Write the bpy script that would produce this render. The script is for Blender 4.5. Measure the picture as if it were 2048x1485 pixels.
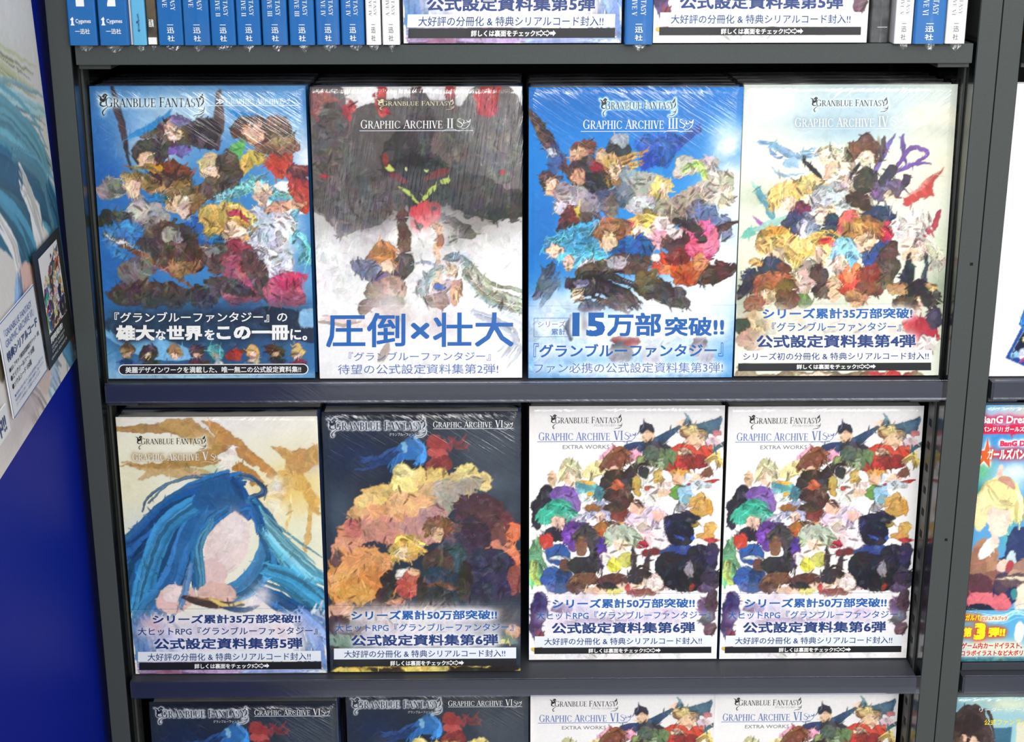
import bpy, bmesh, math, random
import numpy as np
from mathutils import Matrix, Vector
random.seed(4)
C = bpy.context.scene.collection
sc = bpy.context.scene
for o in list(bpy.data.objects): bpy.data.objects.remove(o)
PI = math.pi

# ------------------------------------------------------------------ camera, light, exposure
cd = bpy.data.cameras.new('camera'); cam = bpy.data.objects.new('camera', cd); C.objects.link(cam)
cd.sensor_width = 36.0; cd.lens = 3060.0 / 2048 * 36; cd.clip_start = .05; cd.clip_end = 60
_p, _y, _r = .3074, .0102, -.0011
fw = Vector((math.sin(_y)*math.cos(_p), math.cos(_y)*math.cos(_p), -math.sin(_p)))
rt = Vector((math.cos(_y), -math.sin(_y), 0)); up = rt.cross(fw)
rt2 = rt*math.cos(_r) + up*math.sin(_r); up2 = up*math.cos(_r) - rt*math.sin(_r)
m = Matrix((rt2, up2, -fw)).transposed().to_4x4(); m.translation = Vector((.4255, -1.4864, 1.4831))
cam.matrix_world = m; sc.camera = cam

w = bpy.data.worlds.new('world'); sc.world = w; w.use_nodes = True
w.node_tree.nodes['Background'].inputs[0].default_value = (.93, .97, 1, 1)
w.node_tree.nodes['Background'].inputs[1].default_value = .62
def area(name, loc, tgt, sx, sy, power, col=(1, .985, .96)):
    l = bpy.data.lights.new(name, 'AREA'); l.shape = 'RECTANGLE'; l.size = sx; l.size_y = sy; l.energy = power; l.color = col
    o = bpy.data.objects.new(name, l); C.objects.link(o); o.location = loc
    o.rotation_euler = (Vector(tgt) - Vector(loc)).to_track_quat('-Z', 'Y').to_euler(); return o
area('ceiling_tube_light', (.3, -1.7, 2.75), (.4, -.1, .9), 2.6, .3, 10)
area('ceiling_tube_light', (.6, -3.4, 2.75), (.4, 0, .9), 3.4, .5, 60)
area('ceiling_tube_light', (.4, -6.5, 2.9), (.4, 0, .9), 5.0, .6, 150)
area('ceiling_tube_light', (2.2, -2.4, 2.75), (.6, 0, .9), .3, 2.4, 10)
area('added_sheen_light', (1.9, -3.6, 1.75), (.5, 0, 1.2), .45, 1.7, 5, (.93, .97, 1))  # unseen upright panel light, added to put sheen on the wrapped books
sc.view_settings.view_transform = 'Standard'; sc.view_settings.look = 'None'
sc.view_settings.gamma = 1; sc.view_settings.use_curve_mapping = False
sc.view_settings.exposure = .17

# ------------------------------------------------------------------ helpers
def lin(c): return np.where(c <= .04045, c/12.92, ((c+.055)/1.055)**2.4)
def hexs(h): return np.array([int(h[i:i+2], 16)/255 for i in (0, 2, 4)])
def hexl(h): return tuple(float(x) for x in lin(hexs(h))) + (1.,)

def obj(name, me, mat=None, parent=None, **kw):
    o = bpy.data.objects.new(name, me); C.objects.link(o)
    if mat is not None and not me.materials: me.materials.append(mat)
    if parent: o.parent = parent
    for k, v in kw.items(): o[k] = v
    return o
def thing(name, label, cat, loc=(0, 0, 0), rot=(0, 0, 0), group=None):
    o = bpy.data.objects.new(name, None); C.objects.link(o); o.empty_display_size = .05
    o.location = loc; o.rotation_euler = rot; o['label'] = label; o['category'] = cat
    if group: o['group'] = group
    return o
def copy_tree(o, parent=None):
    c = o.copy(); C.objects.link(c)
    if parent: c.parent = parent
    for ch in list(o.children): copy_tree(ch, c)
    return c
class MB:
    def __init__(s): s.v = []; s.f = []
    def box(s, x0, x1, y0, y1, z0, z1):
        n = len(s.v); s.v += [(x, y, z) for z in (z0, z1) for y in (y0, y1) for x in (x0, x1)]
        s.f += [tuple(n+i for i in q) for q in ((0, 2, 3, 1), (4, 5, 7, 6), (0, 1, 5, 4), (2, 6, 7, 3), (0, 4, 6, 2), (1, 3, 7, 5))]; return s
    def poly(s, pts):
        n = len(s.v); s.v += [tuple(p) for p in pts]; s.f.append(tuple(range(n, n+len(pts)))); return s
    def mesh(s, name='m', smooth=False):
        me = bpy.data.meshes.new(name); me.from_pydata(s.v, [], s.f); me.update()
        if smooth: me.polygons.foreach_set('use_smooth', [True]*len(me.polygons))
        return me
def bevel(me, wd, seg=2):
    b = bmesh.new(); b.from_mesh(me); bmesh.ops.bevel(b, geom=b.edges[:], offset=wd, segments=seg, affect='EDGES', profile=.7)
    b.to_mesh(me); b.free(); return me
def bbox(x0, x1, y0, y1, z0, z1, bv=.0006, seg=2, name='m'):
    return bevel(MB().box(x0, x1, y0, y1, z0, z1).mesh(name), bv, seg)
def extrude_profile(pts, z0, z1, closed=True, name='m'):
    """outline in the XY plane (counter clockwise) extruded along z"""
    n = len(pts); v = [(x, y, z0) for x, y in pts] + [(x, y, z1) for x, y in pts]
    f = [(i, (i+1) % n, n+(i+1) % n, n+i) for i in range(n)]
    me = bpy.data.meshes.new(name)
    b = bmesh.new(); bv = [b.verts.new(p) for p in v]
    for q in f: b.faces.new([bv[i] for i in q])
    b.faces.new([bv[i] for i in range(n-1, -1, -1)]); b.faces.new([bv[n+i] for i in range(n)])
    bmesh.ops.triangulate(b, faces=[f for f in b.faces if len(f.verts) > 4])
    bmesh.ops.recalc_face_normals(b, faces=b.faces[:]); b.to_mesh(me); b.free(); return me

# ------------------------------------------------------------------ materials
def mat(name, col='808080', rough=.5, spec=.5, metal=0, coat=0, noise=0, nscale=40, bump=0, bscale=300, dcol=None):
    m = bpy.data.materials.new(name); m.use_nodes = True; nt = m.node_tree; p = nt.nodes['Principled BSDF']
    c = hexl(col); p.inputs['Base Color'].default_value = c
    p.inputs['Roughness'].default_value = rough; p.inputs['Specular IOR Level'].default_value = spec
    p.inputs['Metallic'].default_value = metal; p.inputs['Coat Weight'].default_value = coat
    tc = nt.nodes.new('ShaderNodeTexCoord')
    if noise:
        n = nt.nodes.new('ShaderNodeTexNoise'); n.inputs['Scale'].default_value = nscale; n.inputs['Detail'].default_value = 6
        nt.links.new(tc.outputs['Object'], n.inputs['Vector'])
        r = nt.nodes.new('ShaderNodeMapRange'); r.inputs[1].default_value = .3; r.inputs[2].default_value = .7
        nt.links.new(n.outputs[0], r.inputs[0])
        x = nt.nodes.new('ShaderNodeMix'); x.data_type = 'RGBA'; nt.links.new(r.outputs[0], x.inputs[0])
        d = hexl(dcol) if dcol else tuple(v*(1-noise) for v in c[:3]) + (1,)
        x.inputs[6].default_value = d; x.inputs[7].default_value = c
        nt.links.new(x.outputs[2], p.inputs['Base Color'])
    if bump:
        n2 = nt.nodes.new('ShaderNodeTexNoise'); n2.inputs['Scale'].default_value = bscale; n2.inputs['Detail'].default_value = 3
        nt.links.new(tc.outputs['Object'], n2.inputs['Vector'])
        b = nt.nodes.new('ShaderNodeBump'); b.inputs['Strength'].default_value = bump; b.inputs['Distance'].default_value = .001
        nt.links.new(n2.outputs[0], b.inputs['Height']); nt.links.new(b.outputs[0], p.inputs['Normal'])
    return m
def print_mat():
    m = bpy.data.materials.new('printed_paper'); m.use_nodes = True; nt = m.node_tree; p = nt.nodes['Principled BSDF']
    a = nt.nodes.new('ShaderNodeAttribute'); a.attribute_name = 'ink'
    nt.links.new(a.outputs['Color'], p.inputs['Base Color'])
    p.inputs['Roughness'].default_value = .42; p.inputs['Specular IOR Level'].default_value = .35
    return m
def page_mat():
    m = bpy.data.materials.new('page_edges'); m.use_nodes = True; nt = m.node_tree; p = nt.nodes['Principled BSDF']
    tc = nt.nodes.new('ShaderNodeTexCoord'); mp = nt.nodes.new('ShaderNodeMapping'); mp.inputs['Scale'].default_value = (6, 2600, 6)
    n = nt.nodes.new('ShaderNodeTexNoise'); n.inputs['Scale'].default_value = 1; n.inputs['Detail'].default_value = 2
    nt.links.new(tc.outputs['Object'], mp.inputs[0]); nt.links.new(mp.outputs[0], n.inputs['Vector'])
    x = nt.nodes.new('ShaderNodeMix'); x.data_type = 'RGBA'; nt.links.new(n.outputs[0], x.inputs[0])
    x.inputs[6].default_value = hexl('a8a6a2'); x.inputs[7].default_value = hexl('e2e0db')
    nt.links.new(x.outputs[2], p.inputs['Base Color']); p.inputs['Roughness'].default_value = .8
    return m
def film_mat(name, amount, streak=1., tint=(1, 1, 1, 1), seed=0., base=.035, top=None, h=.297):
    """clear wrapping film: transparent sheet with wrinkled glossy sheen; wrinkles gather near the top when top is given"""
    m = bpy.data.materials.new(name); m.use_nodes = True; nt = m.node_tree; N = nt.nodes; L = nt.links
    for x in list(N): N.remove(x)
    out = N.new('ShaderNodeOutputMaterial'); mix = N.new('ShaderNodeMixShader'); tr = N.new('ShaderNodeBsdfTransparent')
    gl = N.new('ShaderNodeBsdfAnisotropic'); gl.inputs['Roughness'].default_value = .16
    tr.inputs[0].default_value = tint; gl.inputs['Color'].default_value = (1, 1, 1, 1)
    tc = N.new('ShaderNodeTexCoord'); mp = N.new('ShaderNodeMapping'); mp.vector_type = 'TEXTURE'; mp.inputs['Rotation'].default_value = (0, .6+seed, 0)
    mp.inputs['Scale'].default_value = (.05, .05, .0045); mp.inputs['Location'].default_value = (seed*.7, 0, seed*.3)
    n = N.new('ShaderNodeTexNoise'); n.inputs['Scale'].default_value = 1.; n.inputs['Detail'].default_value = 3; n.inputs['Distortion'].default_value = .6
    L.new(tc.outputs['Object'], mp.inputs[0]); L.new(mp.outputs[0], n.inputs['Vector'])
    n2 = N.new('ShaderNodeTexNoise'); n2.inputs['Scale'].default_value = 14; n2.inputs['Detail'].default_value = 2
    L.new(tc.outputs['Object'], n2.inputs['Vector'])
    ad = N.new('ShaderNodeMath'); ad.operation = 'ADD'; L.new(n.outputs[0], ad.inputs[0]); L.new(n2.outputs[0], ad.inputs[1])
    b = N.new('ShaderNodeBump'); b.inputs['Distance'].default_value = .004
    L.new(ad.outputs[0], b.inputs['Height']); b.inputs['Strength'].default_value = amount
    if top is not None:
        sp = N.new('ShaderNodeSeparateXYZ'); L.new(tc.outputs['Object'], sp.inputs[0])
        r = N.new('ShaderNodeMapRange'); r.inputs[1].default_value = h*(1-top); r.inputs[2].default_value = h
        r.inputs[3].default_value = .12; r.inputs[4].default_value = 1
        L.new(sp.outputs[2], r.inputs[0]); ml = N.new('ShaderNodeMath'); ml.operation = 'MULTIPLY'; ml.inputs[1].default_value = amount
        L.new(r.outputs[0], ml.inputs[0]); L.new(ml.outputs[0], b.inputs['Strength'])
    L.new(b.outputs[0], gl.inputs['Normal'])
    lw = N.new('ShaderNodeLayerWeight'); lw.inputs['Blend'].default_value = .5; L.new(b.outputs[0], lw.inputs['Normal'])
    pw = N.new('ShaderNodeMath'); pw.operation = 'POWER'; pw.inputs[1].default_value = 4.5; L.new(lw.outputs['Facing'], pw.inputs[0])
    fr = N.new('ShaderNodeMath'); fr.operation = 'MULTIPLY_ADD'; fr.inputs[1].default_value = .85; fr.inputs[2].default_value = .05; L.new(pw.outputs[0], fr.inputs[0])
    mm = N.new('ShaderNodeMath'); mm.operation = 'MULTIPLY_ADD'; L.new(fr.outputs[0], mm.inputs[0]); mm.inputs[1].default_value = .8*streak; mm.inputs[2].default_value = base*.3
    mm.use_clamp = True
    if top is not None:
        r3 = N.new('ShaderNodeMapRange'); r3.inputs[1].default_value = h*(1-top); r3.inputs[2].default_value = h
        r3.inputs[3].default_value = .5; r3.inputs[4].default_value = 2.4; L.new(sp.outputs[2], r3.inputs[0])
        n5 = N.new('ShaderNodeTexNoise'); n5.inputs['Scale'].default_value = 11; n5.inputs['Detail'].default_value = 3; n5.inputs['Distortion'].default_value = .8; L.new(tc.outputs['Object'], n5.inputs['Vector'])
        r5 = N.new('ShaderNodeMapRange'); r5.inputs[1].default_value = .45; r5.inputs[2].default_value = .58; r5.inputs[3].default_value = .12; r5.inputs[4].default_value = 1; L.new(n5.outputs[0], r5.inputs[0])
        m6 = N.new('ShaderNodeMath'); m6.operation = 'MULTIPLY'; L.new(r3.outputs[0], m6.inputs[0]); L.new(r5.outputs[0], m6.inputs[1]); r3 = m6
        m4 = N.new('ShaderNodeMath'); m4.operation = 'MULTIPLY'; L.new(mm.outputs[0], m4.inputs[0]); L.new(r3.outputs[0], m4.inputs[1]); m4.use_clamp = True; mm = m4
    L.new(mm.outputs[0], mix.inputs[0]); L.new(tr.outputs[0], mix.inputs[1]); L.new(gl.outputs[0], mix.inputs[2]); L.new(mix.outputs[0], out.inputs[0])
    return m
M = dict(
    frame=mat('grey_laminate', '454a49', .6, .3, noise=.10, nscale=420, bump=.15, bscale=900),
    board=mat('dark_shelf_board', '3b3d44', .5, .35, noise=.08, nscale=300),
    inner=mat('gloss_black_laminate', '15181b', .16, .5),
    steel=mat('dark_painted_steel', '4a4d49', .4, .5, metal=.3, noise=.2, nscale=90),
    hole=mat('slot_shadow_black', '050505', .9),
    back=mat('back_panel_black', '101214', .6),
    floor=mat('pale_floor_tile', '8d8a86', .35, noise=.1, nscale=3),
    wallm=mat('painted_wall', 'b8b8b4', .8, noise=.05, nscale=4),
    bluewall=mat('blue_display_board', '001c94', .45, .04, noise=.18, nscale=3, dcol='001a92'),
    page=page_mat(), ink=print_mat(),
    white=mat('white_ink', 'f2f1ee', .45), black=mat('black_ink', '14151a', .42),
    navy=mat('navy_ink', '1d3a78', .45), blue=mat('blue_ink', '185ca6', .45), blue2=mat('bright_blue_ink', '1a62b0', .45),
    slate=mat('slate_blue_ink', '5a74b0', .45), grey=mat('grey_ink', '77797f', .45), silver=mat('silver_ink', 'd5dae0', .4),
    pale=mat('pale_ink', 'e9eef2', .45), red=mat('red_ink', 'cf1f3f', .45), pink=mat('pink_ink', 'e0285c', .45), yellow=mat('yellow_ink', 'ffe614', .45),
    orange=mat('orange_ink', 'e0601c', .45), cream=mat('cream_ink', 'e9ddb0', .5),
    jblue=mat('blue_jacket', '0a66ae', .3, .5, noise=.06, nscale=20), jdark=mat('dark_jacket', '131c33', .35),
    jwhite=mat('white_jacket', 'eeebe8', .4), jlight=mat('light_blue_jacket', '5fb2dc', .35), jolive=mat('brown_photo_jacket', '6d5c40', .5, noise=.6, nscale=60, dcol='2a2418'),
    jgrey=mat('charcoal_jacket', '2b2d2e', .3, noise=.8, nscale=70, dcol='606264'), jnavy=mat('navy_jacket', '173a70', .35),
    card=mat('white_card', 'eef0f4', .35), cardb=mat('black_card', '0b0b0d', .35), gold=mat('gold_black_jacket', '5a4a1c', .4, noise=.9, nscale=50, dcol='14120c'),
    clear=film_mat('clear_plastic_rail', .05, 1., (.86, .88, .95, 1), base=.08),
    film=film_mat('shrink_film', .65, seed=.0, top=.3, base=0.), film2=film_mat('crumpled_shrink_film', 1., 1.7, seed=-2.0, top=.7, base=.05),
    film3=film_mat('taut_shrink_film', .22, seed=-1.3, top=.25, base=0.), flap=film_mat('film_flap', .5, 1.2, seed=.3, base=.15))

# ------------------------------------------------------------------ lettering: a small serif face made of strokes, and text outlines
TK, TN = .135, .045
def g_st(x, a, b, wd=TK): return [[(x-wd/2, a), (x+wd/2, a), (x+wd/2, b), (x-wd/2, b)]]
def g_sf(x, y, wd=.3, t=.05): return [[(x-wd/2, y), (x+wd/2, y), (x+wd/2, y+t), (x-wd/2, y+t)]]
def g_dg(x0, y0, x1, y1, wd): return [[(x0-wd/2, y0), (x0+wd/2, y0), (x1+wd/2, y1), (x1-wd/2, y1)]]
def g_ar(cx, cy, rx, ry, a0, a1, tk=TK, n=14):
    o = []; A = [math.radians(a0+(a1-a0)*i/n) for i in range(n+1)]
    def pt(a, s):
        t = TN+(tk-TN)*abs(math.cos(a))**1.3
        return (cx+(rx-s*t)*math.cos(a), cy+(ry-s*min(t, .06))*math.sin(a))
    for a, b in zip(A, A[1:]): o.append([pt(a, 0), pt(b, 0), pt(b, 1), pt(a, 1)])
    return o
def g_bar(x0, x1, y, t=TN): return [[(x0, y), (x1, y), (x1, y+t), (x0, y+t)]]
def tip(x, y0, y1): return [[(x-.04, y0), (x, y0), (x, y1), (x-.04, y1)]]
SER = {
 'A': (g_dg(.06, 0, .36, 1, .05)+g_dg(.66, 0, .36, 1, .15)+g_bar(.15, .56, .3)+g_sf(.06, 0, .22)+g_sf(.66, 0, .3), .74),
 'B': (g_st(.14, 0, 1)+g_bar(.02, .36, .95)+g_bar(.14, .36, .5)+g_bar(.02, .36, 0)+g_ar(.33, .76, .23, .24, -90, 90)+g_ar(.34, .27, .29, .27, -90, 90), .68),
 'C': (g_ar(.42, .5, .38, .51, 42, 318)+tip(.74, .7, .98)+tip(.74, .06, .26), .80),
 'G': (g_ar(.42, .5, .38, .51, 42, 325)+tip(.74, .7, .98)+g_st(.70, .05, .42, .12)+g_sf(.70, .4, .28), .86),
 'E': (g_st(.14, 0, 1)+g_bar(.02, .56, .95)+g_bar(.14, .46, .49)+g_bar(.02, .58, 0)+tip(.57, .78, 1)+tip(.6, 0, .24)+tip(.48, .4, .62), .64),
 'F': (g_st(.14, 0, 1)+g_bar(.02, .56, .95)+g_bar(.14, .46, .49)+g_sf(.14, 0, .28)+tip(.57, .76, 1)+tip(.48, .4, .62), .58),
 'H': (g_st(.16, 0, 1)+g_st(.66, 0, 1)+g_bar(.16, .66, .49)+g_sf(.16, 0)+g_sf(.16, .95)+g_sf(.66, 0)+g_sf(.66, .95), .83),
 'I': (g_st(.15, 0, 1)+g_sf(.15, 0)+g_sf(.15, .95), .32),
 'L': (g_st(.14, 0, 1)+g_sf(.14, .95, .28)+g_bar(.02, .56, 0)+tip(.58, 0, .26), .60),
 'N': (g_st(.12, 0, 1, .05)+g_st(.70, 0, 1, .05)+g_dg(.66, 0, .16, 1, .15)+g_sf(.12, 0, .22)+g_sf(.08, .95, .2)+g_sf(.70, .95, .22), .83),
 'P': (g_st(.14, 0, 1)+g_bar(.02, .36, .95)+g_bar(.14, .36, .46)+g_sf(.14, 0, .28)+g_ar(.34, .73, .26, .27, -90, 90), .62),
 'R': (g_st(.14, 0, 1)+g_bar(.02, .36, .95)+g_bar(.14, .36, .48)+g_sf(.14, 0, .26)+g_ar(.34, .74, .25, .26, -90, 90)+g_dg(.64, 0, .34, .5, .14)+g_sf(.68, 0, .14), .72),
 'S': (g_ar(.28, .74, .22, .27, 35, 270, .11)+g_ar(.28, .26, .24, .27, -145, 90, .13)+tip(.5, .74, .96)+tip(.1, .06, .28), .56),
 'T': (g_st(.35, 0, 1)+g_bar(.04, .66, .95)+g_sf(.35, 0, .28)+tip(.08, .76, 1)+tip(.66, .76, 1), .70),
 'U': (g_st(.14, .3, 1)+g_st(.62, .3, 1, .05)+g_ar(.375, .32, .3, .33, 180, 360, .12)+g_sf(.14, .95)+g_sf(.62, .95, .22), .78),
 'V': (g_dg(.36, 0, .1, 1, .15)+g_dg(.36, 0, .62, 1, .05)+g_sf(.1, .95)+g_sf(.62, .95, .22), .72),
 'Y': (g_dg(.36, .45, .1, 1, .14)+g_dg(.36, .45, .6, 1, .05)+g_st(.36, 0, .48)+g_sf(.36, 0, .28)+g_sf(.1, .95, .26)+g_sf(.6, .95, .22), .70),
 ' ': ([], .34)}
def serif(s, big=(), bs=1.12, gap=.05, num=99, ns=1.32):
    P = []; x = 0
    for i, ch in enumerate(s):
        ps, a = SER[ch]; k = ns if i >= num else bs if i in big else 1.
        P += [[(x+px*k, py*k) for px, py in q] for q in ps]; x += a*k+gap
    return P, x-gap
def stroke(pts, w0, w1, w2=None, n=10):
    """tapered ribbon through points (Catmull-Rom), widths at start, middle, end"""
    w2 = w0 if w2 is None else w2; P = [pts[0]]+list(pts)+[pts[-1]]; c = []
    for i in range(1, len(P)-2):
        for k in range(n):
            t = k/n; q = []
            for d in (0, 1):
                a, b, e, f = P[i-1][d], P[i][d], P[i+1][d], P[i+2][d]
                q.append(.5*(2*b+(e-a)*t+(2*a-5*b+4*e-f)*t*t+(3*b-a-3*e+f)*t**3))
            c.append(q)
    c.append(list(P[-1])); o = []; m = len(c)-1; E = []
    for i, p in enumerate(c):
        a, b = c[max(0, i-1)], c[min(m, i+1)]; dx, dy = b[0]-a[0], b[1]-a[1]; l = math.hypot(dx, dy) or 1
        t = i/m; wd = (w0+(w1-w0)*t*2 if t < .5 else w1+(w2-w1)*(t-.5)*2)/2
        E.append(((p[0]-dy/l*wd, p[1]+dx/l*wd), (p[0]+dy/l*wd, p[1]-dx/l*wd)))
    for a, b in zip(E, E[1:]): o.append([a[0], b[0], b[1], a[1]])
    return o
def swirl(x, y, s):
    """the curling ornament beside the volume numeral"""
    T = lambda ps: [(x+a*s, y+b*s) for a, b in ps]
    P = []
    P += stroke(T([(.55, 1.05), (.2, .98), (.12, .75), (.45, .55), (.72, .3), (.5, .02), (.1, .1), (.02, .35)]), .03*s, .13*s, .02*s)
    P += stroke(T([(.62, .95), (.95, .75), (.85, .5), (1.1, .5), (1.35, .62)]), .02*s, .12*s, .03*s)
    P += stroke(T([(1.2, .85), (1.5, .62), (1.75, .98)]), .03*s, .17*s, .02*s)
    P += stroke(T([(1.75, .98), (1.6, .3), (1.1, -.15), (.55, -.1), (.7, .25), (1.1, .1)]), .1*s, .05*s, .015*s)
    P += stroke(T([(1.0, -.15), (.3, -.5), (-.3, -.3), (-1.4, -.32), (-1.9, -.62)]), .02*s, .06*s, .015*s)
    return P
def logo():
    """two-word serif title with horned flourishes at both ends; unit: small capital = 1"""
    P, wd = serif('GRANBLUE FANTASY', big=(0, 9), bs=1.12)
    P += stroke([(-.95, 1.4), (-.55, 1.15), (-.5, .8), (-.1, .85), (.1, 1.25), (.35, 1.35)], .05, .42, .04)
    P += stroke([(-.3, 1.15), (-.05, 1.45), (.2, 1.4), (.1, 1.5)], .3, .2, .02)
    P += stroke([(-.45, .75), (-.6, .3), (-.2, .1), (.2, .25)], .3, .16, .03)
    P += stroke([(.35, .05), (-.1, -.25), (-.35, -.6), (-.2, -.95), (0, -.7)], .03, .16, .03)
    P += stroke([(wd-.25, .9), (wd+.05, 1.2), (wd+.2, 1.55)], .22, .3, .02)
    P += stroke([(wd-.1, .1), (wd+.25, .6), (wd+.15, 1.3)], .05, .2, .03)
    P += stroke([(wd-.5, -.35), (wd+.35, -.4), (wd-.1, -.85), (wd-.8, -.95), (wd-1.0, -1.15)], .03, .1, .02)
    P += stroke([(wd+.4, .1), (wd+.3, -.35), (wd-.3, -.6)], .02, .12, .02)
    return P
_tc = {}
def text_tris(s, bold=0., spacing=1.):
    """outline text as triangles in its own plane"""
    k = (s, bold, spacing)
    if k in _tc: return _tc[k]
    cu = bpy.data.curves.new('t', 'FONT'); cu.body = s; cu.size = 1; cu.resolution_u = 2; cu.space_character = spacing; cu.fill_mode = 'FRONT'
    o = bpy.data.objects.new('t', cu); C.objects.link(o); dg = bpy.context.evaluated_depsgraph_get(); dg.update()
    me = bpy.data.meshes.new_from_object(o.evaluated_get(dg)); me.calc_loop_triangles()
    V = np.array([v.co[:2] for v in me.vertices]) if len(me.vertices) else np.zeros((0, 2))
    T = [[tuple(V[i]) for i in t.vertices] for t in me.loop_triangles]
    bpy.data.objects.remove(o); bpy.data.meshes.remove(me); bpy.data.curves.remove(cu)
    if bold > .006: d = bold*.9; T = [[(x+a*d, y+b*d, k_) for x, y in q] for k_, (a, b) in enumerate(((-1, -1), (1, -1), (-1, 1), (1, 1))+(((0, 0),) if bold > .03 else ())) for q in T]
    else: T = [[(x, y, 0) for x, y in q] for q in T]
    _tc[k] = T; return T
def layer_of(p, i): return p[2] if len(p) > 2 else i % 7
def fit(P, x0, y0, x1, y1):
    """fit polygons (y up) into a box given with y down"""
    a = np.array([p[:2] for q in P for p in q]); lo, hi = a.min(0), a.max(0); sx = (x1-x0)/(hi[0]-lo[0]); sy = (y1-y0)/(hi[1]-lo[1])
    return [[(x0+(p[0]-lo[0])*sx, y1-(p[1]-lo[1])*sy, layer_of(p, i)) for p in q] for i, q in enumerate(P)]

# ------------------------------------------------------------------ printed artwork: paint in ink on a fine grid of the cover sheet
GW, GH = 220, 311
rng = np.random.default_rng(7)
YY, XX = np.mgrid[0:GH, 0:GW].astype(np.float32)
def snoise(sc_, seed, gw=GW, gh=GH):
    r = np.random.default_rng(seed); nx, ny = int(gw/sc_)+3, int(gh/sc_)+3; g = r.random((ny, nx)).astype(np.float32)
    y = np.arange(gh)/sc_; x = np.arange(gw)/sc_; yi = y.astype(int); xi = x.astype(int); fy = y-yi; fx = x-xi
    fy = (fy*fy*(3-2*fy))[:, None]; fx = (fx*fx*(3-2*fx))[None]
    a = g[yi][:, xi]; b = g[yi][:, xi+1]; c = g[yi+1][:, xi]; d = g[yi+1][:, xi+1]
    return (a*(1-fx)+b*fx)*(1-fy)+(c*(1-fx)+d*fx)*fy-.5
def facets(size, seed, ax=1.):
    r = np.random.default_rng(seed); nx, ny = int(GW/size)+4, int(GH/size)+4; jx = r.random((ny, nx)); jy = r.random((ny, nx)); val = r.random((ny, nx, 4))
    X = XX+snoise(9, seed+1)*size*.8; Y = YY+snoise(9, seed+2)*size*.8
    gx = X/size+1; gy = Y/size+1; ix = np.clip(gx.astype(int), 1, nx-2); iy = np.clip(gy.astype(int), 1, ny-2)
    d1 = np.full(X.shape, 9., np.float32); d2 = d1.copy(); vv = np.zeros(X.shape+(4,), np.float32)
    for a in (-1, 0, 1):
        for b in (-1, 0, 1):
            jxx = ix+b+jx[iy+a, ix+b]; jyy = iy+a+jy[iy+a, ix+b]; d = np.hypot(gx-jxx, (gy-jyy)*ax); v = val[iy+a, ix+b]
            near = d < d1; d2 = np.where(near, d1, np.minimum(d2, d)); d1 = np.where(near, d, d1); vv[near] = v[near]
    return vv, d2-d1
FAC = [facets(5, 11), facets(9, 21), facets(16, 31)]
def blur(a, r):
    if r < 1: return a
    k = np.exp(-.5*(np.arange(-3*r, 3*r+1)/r)**2); k /= k.sum()
    for ax in (0, 1):
        pad = [(3*r, 3*r) if i == ax else (0, 0) for i in range(a.ndim)]; p = np.pad(a, pad, mode='edge'); o = 0
        for i, kk in enumerate(k): o = o+kk*(p[i:i+a.shape[0]] if ax == 0 else p[:, i:i+a.shape[1]])
        a = o
    return a
class Map:
    """corner frame: positions read off a cover in the same units as the lists below -> sheet fractions u, v"""
    def __init__(s, tl, tr, bl, br): s.c = (tl, tr, bl, br)
    def uv(s, x, y):
        tl, tr, bl, br = s.c; v = (y-(tl[1]+tr[1])/2)/((bl[1]+br[1])/2-(tl[1]+tr[1])/2)
        xl = tl[0]+(bl[0]-tl[0])*v; xr = tr[0]+(br[0]-tr[0])*v
        return (x-xl)/(xr-xl), v
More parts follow.
